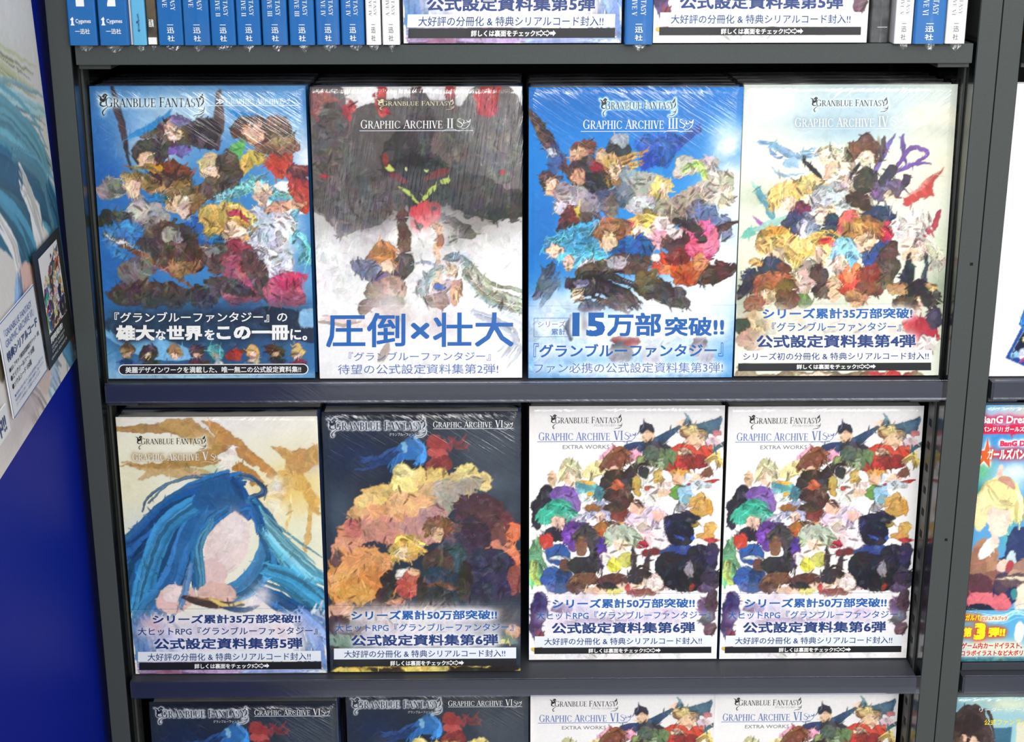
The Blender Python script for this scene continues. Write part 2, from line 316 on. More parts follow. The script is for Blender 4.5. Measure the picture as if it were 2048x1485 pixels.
def paint(spec, mp, seed=0):
    wx = snoise(9, seed+5)*4.5+snoise(3, seed+6)*2; wy = snoise(9, seed+7)*4.5+snoise(3, seed+8)*2
    img = np.ones((GH, GW, 3), np.float32); det = np.zeros((GH, GW), np.float32); D = 0.; warp = 1.
    rr = random.Random(seed)
    def pts(v): return [tuple(a*b for a, b in zip(mp.uv(v[i], v[i+1]), (GW, GH))) for i in range(0, len(v), 2)]
    scx = GW/abs(mp.c[1][0]-mp.c[0][0]); scy = GH/abs(mp.c[2][1]-mp.c[0][1]); sc1 = (scx+scy)/2
    def put(al, col, W_=(slice(None), slice(None))):
        a3 = al[..., None]; img[W_] = img[W_]*(1-a3)+col*a3; det[W_] = det[W_]*(1-al)+D*al
    def win(x0, x1, y0, y1, m_):
        a, b = max(0, int(y0-m_)), min(GH, int(y1+m_)+1); c, d = max(0, int(x0-m_)), min(GW, int(x1+m_)+1)
        return (slice(a, max(a, b)), slice(c, max(c, d)))
    def seg(P, w0, col, sf=1.):
        W_ = win(min(p[0] for p in P), max(p[0] for p in P), min(p[1] for p in P), max(p[1] for p in P), w0+2+4*warp)
        X, Y = (XX+wx*warp*.5)[W_], (YY+wy*warp*.5)[W_]; n = len(P)-1; best = np.zeros(X.shape, np.float32)
        if not X.size: return
        for i in range(n):
            (x0, y0), (x1, y1) = P[i], P[i+1]; dx, dy = x1-x0, y1-y0; l2 = dx*dx+dy*dy+1e-6
            t = np.clip(((X-x0)*dx+(Y-y0)*dy)/l2, 0, 1); d = np.hypot(X-x0-t*dx, Y-y0-t*dy)
            s_ = (i+t)/n; ww = w0*(.25+.75*np.sin(np.pi*np.clip(s_*.9+.08, 0, 1)))
            best = np.maximum(best, np.clip((ww-d)/sf+.5, 0, 1))
        put(best, col, W_)
    def curve(P, n=5):
        Q = [P[0]]+P+[P[-1]]; o = []
        for i in range(1, len(Q)-2):
            for k in range(n):
                t = k/n; o.append(tuple(.5*(2*Q[i][d]+(Q[i+1][d]-Q[i-1][d])*t+(2*Q[i-1][d]-5*Q[i][d]+4*Q[i+1][d]-Q[i+2][d])*t*t+(3*Q[i][d]-Q[i-1][d]-3*Q[i+1][d]+Q[i+2][d])*t**3) for d in (0, 1)))
        return o+[P[-1]]
    for ln in spec.strip().splitlines():
        for it in ln.split(';'):
            a = it.split()
            if not a: continue
            k = a[0]
            if k == 'D': D = float(a[1]); continue
            if k == 'W': warp = float(a[1]); continue
            col = hexs(a[1]).astype(np.float32); v = [float(x) for x in a[2:]]
            if k == 'G':      # printed sky gradation between two inks: G hexTop hexBottom (part of the artwork)
                pass
            if k == 'f': put(np.ones((GH, GW), np.float32), col)
            elif k == 'e':    # e hex cx cy rx ry [rot soft]
                (cx, cy), = pts(v[:2]); rx, ry = v[2]*scx, v[3]*scy; ro = math.radians(v[4]) if len(v) > 4 else 0; so = v[5] if len(v) > 5 else 1.
                rm = max(rx, ry)*(1.05 if so <= 1 else 3.05); W_ = win(cx-rm, cx+rm, cy-rm, cy+rm, 2+7*warp)
                X, Y = (XX+wx*warp-cx)[W_], (YY+wy*warp-cy)[W_]; c, s_ = math.cos(ro), math.sin(ro); d = np.hypot((X*c+Y*s_)/rx, (-X*s_+Y*c)/ry)
                put(np.clip((1-d)*min(rx, ry)/(so*max(1, min(rx, ry)*.12 if so > 1 else 1))+.5, 0, 1) if so <= 1 else np.exp(-np.clip(d, 0, 3)**2*1.2)*min(1, so/2), col, W_)
            elif k == 's': seg(curve(pts(v[1:])), v[0]*sc1, col)
            elif k == 'p':
                P = pts(v); X, Y = XX+wx*warp*.6, YY+wy*warp*.6; ins = np.zeros((GH, GW), bool)
                for (x0, y0), (x1, y1) in zip(P, P[1:]+P[:1]):
                    if y0 == y1: continue
                    ins ^= ((Y < y0) != (Y < y1)) & (X < (x1-x0)*(Y-y0)/(y1-y0)+x0)
                put(blur(ins.astype(np.float32), 1)*.5+ins*.5, col)
            elif k == 'h':    # h hex n spread w pts...  a lock of fine strokes
                n, spd, wd = int(v[0]), v[1]*sc1, v[2]*sc1; P = pts(v[3:])
                for _ in range(n):
                    ox, oy = rr.gauss(0, spd), rr.gauss(0, spd); k2 = rr.uniform(-.6, .6)
                    Q = [(x+ox*(.4+.6*i/len(P))+rr.gauss(0, spd*.2), y+oy*(.4+.6*i/len(P))+k2*spd) for i, (x, y) in enumerate(P)]
                    c2 = np.clip(col*rr.uniform(.72, 1.28)+rr.uniform(-.03, .05), 0, 1); seg(curve(Q, 4), wd*rr.uniform(.5, 1.2), c2, .8)
    # brushy detail inside the busy areas: small facets of lighter and darker ink with drawn edges
    for (vv, ed), a, lo, hi_ in zip(FAC, (.20, .24, .20), (.10, .07, .04), (.6, .5, 0)):
        sh = (seed*37) % GH; vv = np.roll(np.roll(vv, sh, 0), seed*23 % GW, 1); ed = np.roll(np.roll(ed, sh, 0), seed*23 % GW, 1)
        d3 = det[..., None]; v0 = vv[..., :1]; mul = 1+(v0-.44)*a*d3-.34*hi_*d3*(v0 < .07); hue = (vv[..., 1:]-.5)*.07*d3
        k = (v0 > .93)*.34*hi_*d3; img = img*mul+hue; img = img*(1-k)+np.array([.96, .92, .88])*k
        line = np.clip(1-ed/lo, 0, 1)*.20*det; img = img*(1-line[..., None]*np.array([.8, .9, 1.]))
    ang = snoise(14, seed+60)*9; r2 = np.random.default_rng(seed+1); D = 0.; warp = .0; dd = det.copy(); src = img.copy()
    for _ in range(3400):
        x, y = r2.integers(2, GW-2), r2.integers(2, GH-2)
        if dd[y, x] < r2.random()*.75: continue
        a = ang[y, x]+r2.normal()*.35; l = r2.uniform(2, 6); bx, by = np.cos(a)*l, np.sin(a)*l*1.2; cc = r2.uniform(-1.2, 1.2)
        D = float(dd[y, x]); c2 = src[y, x]*(1+r2.uniform(-.34, .22)*min(1, D*1.5))+r2.uniform(-.02, .05)
        if D > .4 and r2.random() < .10: c2 = src[y, x]*.6; l *= .7
        seg([(x-bx, y-by), (x+by*.12*cc, y-bx*.12*cc), (x+bx, y+by)], r2.uniform(.45, .95), np.clip(c2, 0, 1), .9)
    g = np.hypot(*np.gradient(img.mean(2))); e = np.clip(g*4-.3, 0, .38)*np.clip(det*1.6, 0, 1); img = img*(1-e[..., None]*np.array([.75, .88, 1.]))
    img = img+(snoise(1.5, seed+40)*.03)[..., None]
    return np.clip(img, 0, 1)
def raster(polys, mp, ss=1):
    mask = np.zeros((GH, GW), np.float32)
    for q in polys:
        P = np.array([mp.uv(p[0], p[1]) for p in q])*(GW, GH); lo = np.floor(P.min(0)).astype(int); hi = np.ceil(P.max(0)).astype(int)+1
        lo = np.maximum(lo, 0); hi = np.minimum(hi, (GW, GH))
        if (hi <= lo).any(): continue
        X = XX[lo[1]:hi[1], lo[0]:hi[0]]; Y = YY[lo[1]:hi[1], lo[0]:hi[0]]; ins = np.zeros(X.shape, bool)
        for (x0, y0), (x1, y1) in zip(P, np.roll(P, -1, 0)):
            if y0 != y1: ins ^= ((Y < y0) != (Y < y1)) & (X < (x1-x0)*(Y-y0)/(y1-y0)+x0)
        mask[lo[1]:hi[1], lo[0]:hi[0]] = np.maximum(mask[lo[1]:hi[1], lo[0]:hi[0]], ins)
        c = P.mean(0).astype(int)
        if 0 <= c[0] < GW and 0 <= c[1] < GH: mask[c[1], c[0]] = 1
    return mask
def grid_print(img, w_, h_, r0, r1, y, name):
    """sheet grid for art rows r0..r1, on the plane y, x centred, z up"""
    sub = img[r0:r1+1]; n, mm_ = sub.shape[:2]
    xs = np.linspace(-w_/2, w_/2, mm_); zs = h_*(1-np.linspace(r0, r1, n)/(GH-1))
    V = np.zeros((n, mm_, 3), np.float32); V[..., 0] = xs[None]; V[..., 1] = y; V[..., 2] = zs[:, None]
    i = np.arange(n*mm_).reshape(n, mm_); F = np.stack([i[1:, :-1], i[1:, 1:], i[:-1, 1:], i[:-1, :-1]], -1).reshape(-1, 4)
    me = bpy.data.meshes.new(name); me.vertices.add(n*mm_); me.vertices.foreach_set('co', V.ravel())
    me.loops.add(F.size); me.loops.foreach_set('vertex_index', F.ravel().astype(np.int32))
    me.polygons.add(len(F)); me.polygons.foreach_set('loop_start', np.arange(0, F.size, 4, dtype=np.int32))
    me.update(calc_edges=True)
    at = me.color_attributes.new('ink', 'FLOAT_COLOR', 'POINT'); c = np.ones((n*mm_, 4), np.float32); c[:, :3] = lin(sub.reshape(-1, 3)); at.data.foreach_set('color', c.ravel())
    me.materials.append(M['ink']); return me
def letter_mesh(polys, mp, w_, h_, y, matl, name='lettering'):
    v = []; f = []
    for q in polys:
        n = len(v)
        for p in q:
            u, t = mp.uv(p[0], p[1]); v.append(((u-.5)*w_, y-(.000018*p[2] if len(p) > 2 else 0), (1-t)*h_))
        f.append(tuple(range(n, n+len(q))))
    me = bpy.data.meshes.new(name); me.from_pydata(v, [], f); me.update(); me.materials.append(matl); return me

# every cover: frame corners, painted masses (generic, no figures copied), lettering
ART = {}
ART['one'] = dict(m=((20, 30), (1078, 38), (90, 1455), (1131, 1450)), seed=3, band=1080, paint='''
f 3f86c4; D .15; e 1d5fae 100 400 260 330 0 2; e 1f63b2 160 900 200 320 0 2; e a9c9e2 480 160 330 150 0 2; e c3d8ea 330 330 160 120 0 2; e 9cc4e4 980 250 170 200 0 2; e 4d93cf 1000 120 140 60 0 2
p 2a86c8 180 280 430 140 380 250; p 2a86c8 690 140 830 160 940 290 860 290; s 2c2b3a 14 130 30 165 150 215 420; s 4a3b40 12 130 100 180 230 190 300; s 5b4a48 24 655 60 650 200 640 330
e f4f6f8 1090 380 70 120 0 2; e e8eff5 960 760 90 260 10 2; e f2f2f0 1000 560 120 90; e 6ea8d6 1080 1000 60 120 0 2
D .75; W 1.6
e 4c4038 440 260 110 80 -20; e e9c7ae 425 245 45 45; e 6c5aa8 450 330 80 28; e 8674b0 460 200 45 25; s 5a463c 12 270 270 330 260 400 290
e 3a3238 580 260 80 75; e 5a4034 810 240 105 75 20; e d9a888 815 255 52 60; e a57e66 960 310 85 75 -30; e 7a5a4c 945 220 60 50; e 8a5c48 890 330 60 30
e dcb84e 800 390 70 40 -20; e 5fae5e 740 330 40 30; e d0492e 950 400 80 60; e b84438 1040 520 60 110 -20; e 6a3430 1050 440 60 40
e 4c4244 310 340 80 65 -10; e e6bfa4 300 370 44 44; e 7a3c26 420 430 110 50; e 3e2c2a 400 480 130 50; e c89a2c 325 425 40 22
e d3bb8a 625 410 82 60; e edcdb4 610 450 52 36; e 6a5a4e 640 520 110 60; e 54443c 700 430 60 100
h a98a62 14 26 10 180 450 300 480 420 560; e ecc8ac 225 520 42 50; h 8f7048 9 18 9 230 430 330 510 380 500; e 8c8688 120 520 70 60; e 9a9498 290 660 110 110; e c4bcbc 250 620 60 40
e 33302e 130 660 80 50; e 1d6a9e 330 560 60 18; e 6c6668 300 740 100 70; e 3b7cc0 190 760 110 90
h 9a7c4c 14 24 10 400 560 470 520 560 600; e 8a6c44 480 560 90 80; e f0d2b8 455 600 58 56; e 2b66b4 560 740 110 90 -20; e 3470b8 600 690 60 50; e 4a3a34 400 780 150 110; e a59c98 410 740 50 50; e 554036 460 850 140 80; e 6b6468 250 900 110 70 -20; e 50382c 300 1030 210 70; e 4a3630 560 1040 90 60
s d9dee4 12 90 740 250 820 480 970; s 7a4834 12 160 790 300 850 520 1000; e 9a7448 470 900 80 40
h 7ecad6 16 30 10 640 560 780 520 860 480; h 74c2d0 14 30 10 800 480 930 560 1000 620 900 760; e f0cdb6 860 540 46 56; e f0cdb6 770 660 40 40; h 6fb9c8 10 22 9 900 640 1000 700 1080 820 1060 900; e cdd8ea 860 720 90 120; e d8dcec 900 860 110 90; e f2f3f7 960 690 60 90; s e5b890 24 880 620 960 600 1080 590
h d8b45c 22 34 14 600 720 690 630 780 720; e dcb860 660 660 110 70; e f2d4ba 720 730 58 60; s c84456 12 690 640 740 630 790 680; e 5c4a46 640 850 75 80 30; e 8f8a8c 610 820 34 40; e 8a3c4a 740 860 80 110; e c85a70 750 1000 110 90; e a84c60 720 920 60 80; e 5a443e 820 900 60 100 -30; e 4a3c3c 700 990 130 40 20; s 6a5c5c 22 790 930 860 1020 930 1100
e dc6480 960 1020 100 80; e c83c60 1000 960 80 40; e b84a68 1010 1060 70 40
W .6; D .3; e 2a5076 600 1300 620 250 0 2; e 7ab4dc 80 1400 90 120 0 2; e 223850 640 1150 600 80 0 2; s 7ab8e4 60 80 1200 300 1290 520 1330; e 1c2c44 1000 1180 200 70 20; e 26405e 300 1180 240 60; e 86b8dc 1100 1150 60 50; e a8cfe6 560 1440 600 30 0 2
D .8; W 1; e 7c5638 185 1305 36 34; e 3c3034 290 1320 50 46; e a87c58 420 1310 40 34; e 584848 535 1315 40 36; e 5fb4bc 630 1315 40 42; e b43c30 720 1330 40 34; e caa45c 815 1315 42 34; e 4c3828 925 1315 44 40; e d4b468 1040 1315 38 36; e eccab0 185 1330 22 16; e eccab0 290 1330 20 16; e eccab0 420 1330 22 16; e eccab0 535 1330 22 16; e eccab0 630 1330 22 16; e eccab0 815 1330 22 16; e d8b498 925 1330 22 16; e eccab0 1040 1330 20 16; e 284878 190 1365 44 16; e 34343e 300 1368 50 16; e 5a3838 540 1365 46 16; e e0e4ea 640 1365 30 14; e dcd8b0 815 1365 40 14; e 38404a 930 1365 50 16; e 7c2c38 1040 1368 44 12
''', texts=[
 ('logo', (60, 68, 585, 178), 'black', 'e2f4fa', 2), ('ser', 'GRAPHIC ARCHIVE', (688, 92, 968, 120), 'pale', '9cc8e4', 2), ('bar', (595, 124, 1040, 127), 'pale'), ('sw', (955, 118, 26), 'pale'), ('t', '≫', (640, 92, 680, 120), 'pale', .02),
 ('t', 'グランブルーファンタジー', (400, 130, 545, 142), 'silver', .0),
 ('t', '『グランブルーファンタジー』の', (125, 1118, 990, 1170), 'white', .012, '1c2c40', 3), ('t', '雄大', (130, 1182, 325, 1260), 'white', .05, '1c2c40', 4), ('t', 'な', (330, 1205, 380, 1258), 'white', .03), ('t', '世界', (385, 1185, 565, 1260), 'white', .05, '1c2c40', 4), ('t', 'を', (575, 1205, 625, 1258), 'white', .03), ('t', 'この一冊', (635, 1185, 1000, 1260), 'white', .05, '1c2c40', 4), ('t', 'に。', (1005, 1205, 1090, 1262), 'white', .03),
 ('pill', (140, 1380, 1097, 1434), 'white'), ('pill', (145, 1384, 1092, 1430), 'black'), ('t', '美麗デザインワークを満載した、唯一無二の公式設定資料集!!', (175, 1392, 1060, 1424), 'white', .02)])
ART['two'] = dict(m=((19, 41), (1052, 41), (75, 1446), (1056, 1453)), seed=9, band=1085, paint='''
f f5f3f2; D .2; e 5c5652 520 430 620 330 0 1; e 8c8480 540 640 520 170 0 2; e a29c98 560 700 460 140 0 2; e 4c4644 560 400 480 240 0 2; e f2f0ee 240 60 140 50; e efeceb 620 60 160 50; e 6a625e 900 200 160 190; e 6c6460 110 220 110 240
D .55; W 1.8; e 9c5a58 90 130 80 80; e b04448 200 170 40 70 20; e c03038 370 100 28 80; e c03038 700 90 30 70; e b83c40 880 100 60 90 30; e 5a2c2c 540 75 30 40
s 3a3230 60 560 90 560 230 540 360; e 332f2e 560 400 200 200; e 1c1c1e 540 470 130 130; e 2c2a2a 840 560 260 100 12; e 4a4442 260 560 220 120 -8; e 5c5450 130 330 100 220; e 6e6864 950 360 90 160; e 544c48 730 300 120 120; s 36322f 40 740 520 900 520 1040 620; s 4c4642 44 400 640 220 680 170 740; s 4a4440 36 150 560 110 600 130 680; s 3a3634 36 860 560 980 570 1010 670; s 46403c 36 620 640 760 720 820 740; s 6c6662 40 560 640 700 740 640 760
D .3; W .9; e c8d46a 410 418 34 16 40; e b8d060 675 486 26 16 -10; s b4cc58 10 450 510 500 540 550 590; s b4cc58 14 560 590 600 530 640 505; e 6e2020 640 450 60 18 -20; e 6e2020 450 470 50 14 30; e 7a2a28 390 380 16 34; e eaf4a8 490 426 10 10; e eaf4a8 592 428 10 12; e c41c28 955 440 16 12; e c41c28 90 458 24 8
e c8303a 580 640 78 60; e d8545c 545 690 40 50; e 9c3034 620 600 34 22; e f0b0b0 560 740 60 30 0 2; e 2c2c2e 550 690 14 14; e 2c2c2e 620 606 10 10
e f4f2f1 470 760 200 60 0 2; e f7f5f3 520 1000 600 150 0 2; e f7f5f3 100 900 200 200 0 2; e f7f5f3 950 860 200 120 0 2; e efe8e2 480 800 60 160 0 1.4; e f8f4f0 640 740 80 120 0 1.6
D .6; W 1.2; e 5a3a34 468 640 32 46; s 5e4640 34 470 690 480 760 480 830; e 7a5c50 480 790 34 40; s 4c484a 50 490 840 470 900 440 940; h c08048 18 22 12 320 850 380 810 430 860; e c4864c 375 850 66 62; e f0ccac 400 890 38 38; e 8088a8 300 900 80 50 20; e 6c6c84 350 940 70 30; e b08c74 420 1010 80 70; e 8a7264 340 1010 50 60; e 6a5a50 400 1070 100 34; s 6a5048 30 320 1060 290 1090 280 1120
e ecc8a8 640 800 20 80; e b07c5c 648 755 18 40; e eccab0 640 710 30 28; h a8b8bc 14 16 9 690 850 770 860 800 960 900 1060 1050 1120; h b4b8a8 16 30 10 780 900 860 1000 960 1050 1050 1080; h 98a8a4 12 16 8 660 900 580 960 560 1040; e f0d0b4 710 910 36 36; h 9cb0b8 8 12 8 690 860 740 840 790 870; e d8ccd0 680 1010 60 60; e eccaac 640 960 24 50; e 5878c0 660 990 26 22; e a08880 640 1060 60 36; e e4bc98 730 1020 24 60; s 98a8b0 6 510 880 580 870 640 890
D .2; W 1; e efe9e8 420 1150 150 160 0 2; e cdbab0 420 1150 90 70 0 2; e d8cccc 640 1170 90 70 0 2; h d4dae4 14 40 8 820 1120 960 1180 1020 1250 960 1340; e f8f7f6 550 1390 560 80 0 2; h e8d0c8 8 20 8 80 1150 200 1170 300 1160; s b4a49a 20 400 1270 380 1330 360 1360
''', texts=[
 ('logo', (345, 98, 722, 150), 'cream', '4a4440', 2), ('ser2', 'GRAPHIC ARCHIVE', ' II', (268, 188, 718, 234), 'white'), ('bar', (262, 243, 815, 246), 'silver'), ('sw', (735, 228, 38), 'white'),
 ('t', '圧倒×壮大', (104, 1120, 1015, 1292), 'blue2', .016), ('t', '『グランブルーファンタジー』', (215, 1316, 903, 1362), 'slate', 0), ('t', '待望の公式設定資料集第2弾!', (162, 1378, 940, 1428), 'slate', .004)])
ART['three'] = dict(m=((24, 49), (1078, 44), (36, 1457), (1029, 1457)), seed=14, band=1095, paint='''
f 1478c8; D .1; e 1068b8 300 120 500 120 0 2; e 2a8ad4 500 600 500 300 0 2; e 0f6fc0 100 700 100 260 0 2; e f2f6fa 960 900 240 420 10 2; e e8eff8 1020 560 130 200 0 2; e b4d4ee 990 260 90 80 -30 2; e e8eff6 1000 320 90 50 -30 2; e f4f7fa 700 1080 420 150 0 2; e cfe2f2 200 1080 260 90 -20 2; e f4f6fa 1020 480 90 70 0 2
D .7; W 1.5; s 5a3c34 30 30 160 130 310 240 480; s 3c2c2e 16 50 170 140 300 200 430; e 3a5a8e 150 380 40 80; e c8ccd4 140 350 24 30
p 2050a8 560 300 690 250 760 280 860 210 870 250 780 310 700 420 590 420; e 2a5cb8 640 320 100 60 10; e 1c4698 620 390 60 40
e 7c4038 300 320 64 44 10; e d8a484 275 365 42 46; e 3c3434 330 470 110 100 20; e 1f2228 350 520 70 70; e c89478 270 460 40 30; e 7e2430 380 410 50 40; e d0a488 400 370 50 34; e 34363c 470 340 60 60; e 9aa0ac 470 290 40 36; e d8a888 430 380 30 26
h c0965c 18 26 10 400 410 470 400 560 380; h b88c54 12 20 9 420 440 470 500 540 520; e f0ccb0 445 440 40 36; e 8c98a8 520 470 60 50; e a8a4a0 600 520 120 80 20; e 6e7a88 470 560 80 60; e 4a5464 410 580 80 60; e c8c8cc 580 600 90 50
e 4c3430 130 485 60 50 20; e ecc4a8 150 510 40 44; e a09a9c 240 560 90 70; e d0ccd0 200 600 50 60; e 7a3434 230 660 60 60; e d4c84c 300 630 40 50 20; e 8a8488 330 600 50 60; e 46332c 230 730 60 60; e 5a4a4c 330 660 60 30; e 6c5e50 430 600 40 60
h 4aa8d4 22 30 12 120 800 230 760 380 720 460 760; e 3e9cd0 280 800 130 50 -10; h 58b4dc 14 24 10 130 770 190 850 300 870 420 840; e efcab0 160 820 34 28; e efcab0 230 880 40 30 -50; e e8eef6 350 900 70 44
e 3a4a5c 110 960 30 80 20; s 3c5064 26 150 880 110 980 60 1060; s 46607a 14 180 930 130 1020 80 1110
h d8b468 20 28 12 520 720 580 660 650 690; e d8b460 580 700 72 60; e f4d4ba 575 730 44 40; s d03848 10 510 730 540 680; e efdcd8 680 710 60 50 -30; e e8a8b8 660 770 60 50; e 5c4038 760 790 80 60; e f0e8e8 750 740 40 30
h 8c5a38 20 30 12 370 740 420 700 500 720; e 8a5c3a 425 740 70 60; e f0c8a8 420 770 46 44; e 22569c 560 800 90 60 20; e 2a62ac 480 820 60 30; e 4c3a38 520 880 110 50; e 7a4030 340 920 70 34; s 5a4844 44 280 930 400 900 560 860; e b4b0b4 470 880 60 30
h e0c078 14 22 10 640 540 680 490 720 520; e e4c680 670 520 50 50; e f2d0b4 685 530 32 32; e dcd4c4 800 420 70 50; e d4d0c4 900 400 60 44; e cfc8b8 960 500 80 60; e b8b0a0 900 540 70 50; e a89c88 820 560 80 50; e d8cfb8 980 570 40 50; h a8c468 10 14 8 780 440 860 400 900 470; e 9a8c7c 750 620 100 60; e 6a6870 850 640 60 60; e 7c86a4 940 700 100 60 20; e 5e6a8e 900 640 60 50
s 4c3430 22 720 790 880 740 1050 680; e e06890 880 740 80 60 20; e d85078 860 820 80 60; e ee9ab8 820 710 50 30; e e87a9c 910 790 50 40; s 3c3838 30 740 680 820 700 890 770
e cc4024 690 890 60 50; e b84c24 810 930 90 60; e e08858 700 920 40 30; e 7c2420 760 850 50 40; e f0e4dc 650 860 30 20; e dc9060 870 880 50 40; e 4a2c28 960 920 80 44 -10; s 4c302a 44 870 970 960 930 1040 900
e 5c4c2c 620 1000 90 60 20; e 6a5838 600 950 60 50; s 4a4438 40 620 1000 720 1050 810 1090; e 3c3838 700 1030 90 50; h 2c2428 20 34 12 250 1000 340 980 480 1030 560 1090; e 30282e 290 1000 90 44 20; e f0ccb8 275 1040 40 40; e 8c7ca8 290 980 40 20; e 3c3c54 340 1090 60 30; s 3c5c74 12 190 960 140 1030 80 1110; e 4a3c40 470 1070 90 34
D .35; W 1.2; e f2f5fa 500 1250 560 130 0 2; e c8d8ea 120 1240 120 200 0 2; e 5c4a50 300 1180 60 60 0 1.6; e 8a3c3c 500 1270 80 30; e 4a5058 480 1330 70 50; e b8c0cc 640 1340 50 50; e 6a6068 860 1300 40 60 20; e 9aa0b0 900 1360 40 50; e eef3f9 560 1420 520 60 0 2; e 2a3444 240 1200 24 60; e 86b4dc 60 1420 60 50 0 2; e 86b4dc 800 1440 200 30 0 2
''', texts=[
 ('logo', (372, 97, 748, 186), 'black', 'cfe6f2', 1), ('ser2', 'GRAPHIC ARCHIVE', ' III', (292, 190, 757, 240), 'white'), ('bar', (280, 250, 830, 253), 'silver'), ('sw', (762, 236, 40), 'white'),
 ('frame', (60, 1152, 232, 1248), 'slate'), ('t', 'シリーズ', (80, 1168, 214, 1198), 'slate', .006, 'f2f6fa', 2), ('t', '累計', (146, 1206, 216, 1238), 'slate', .01), ('t', '15', (248, 1126, 408, 1246), 'blue', .045, 'f2f6fa', 4), ('t', '万部', (418, 1128, 682, 1246), 'blue', .03, 'f2f6fa', 4), ('t', '突破!!', (700, 1150, 990, 1246), 'blue', .03, 'f2f6fa', 4), ('t', '『', (60, 1280, 84, 1350), 'blue', 0), ('t', '』', (962, 1280, 986, 1350), 'blue', 0),
 ('t', 'グランブルーファンタジー', (88, 1284, 955, 1352), 'blue', .02, 'f2f6fa', 4), ('t', 'ファン必携の公式設定資料集第3弾!', (64, 1380, 985, 1432), 'slate', .004, 'f2f6fa', 3)])
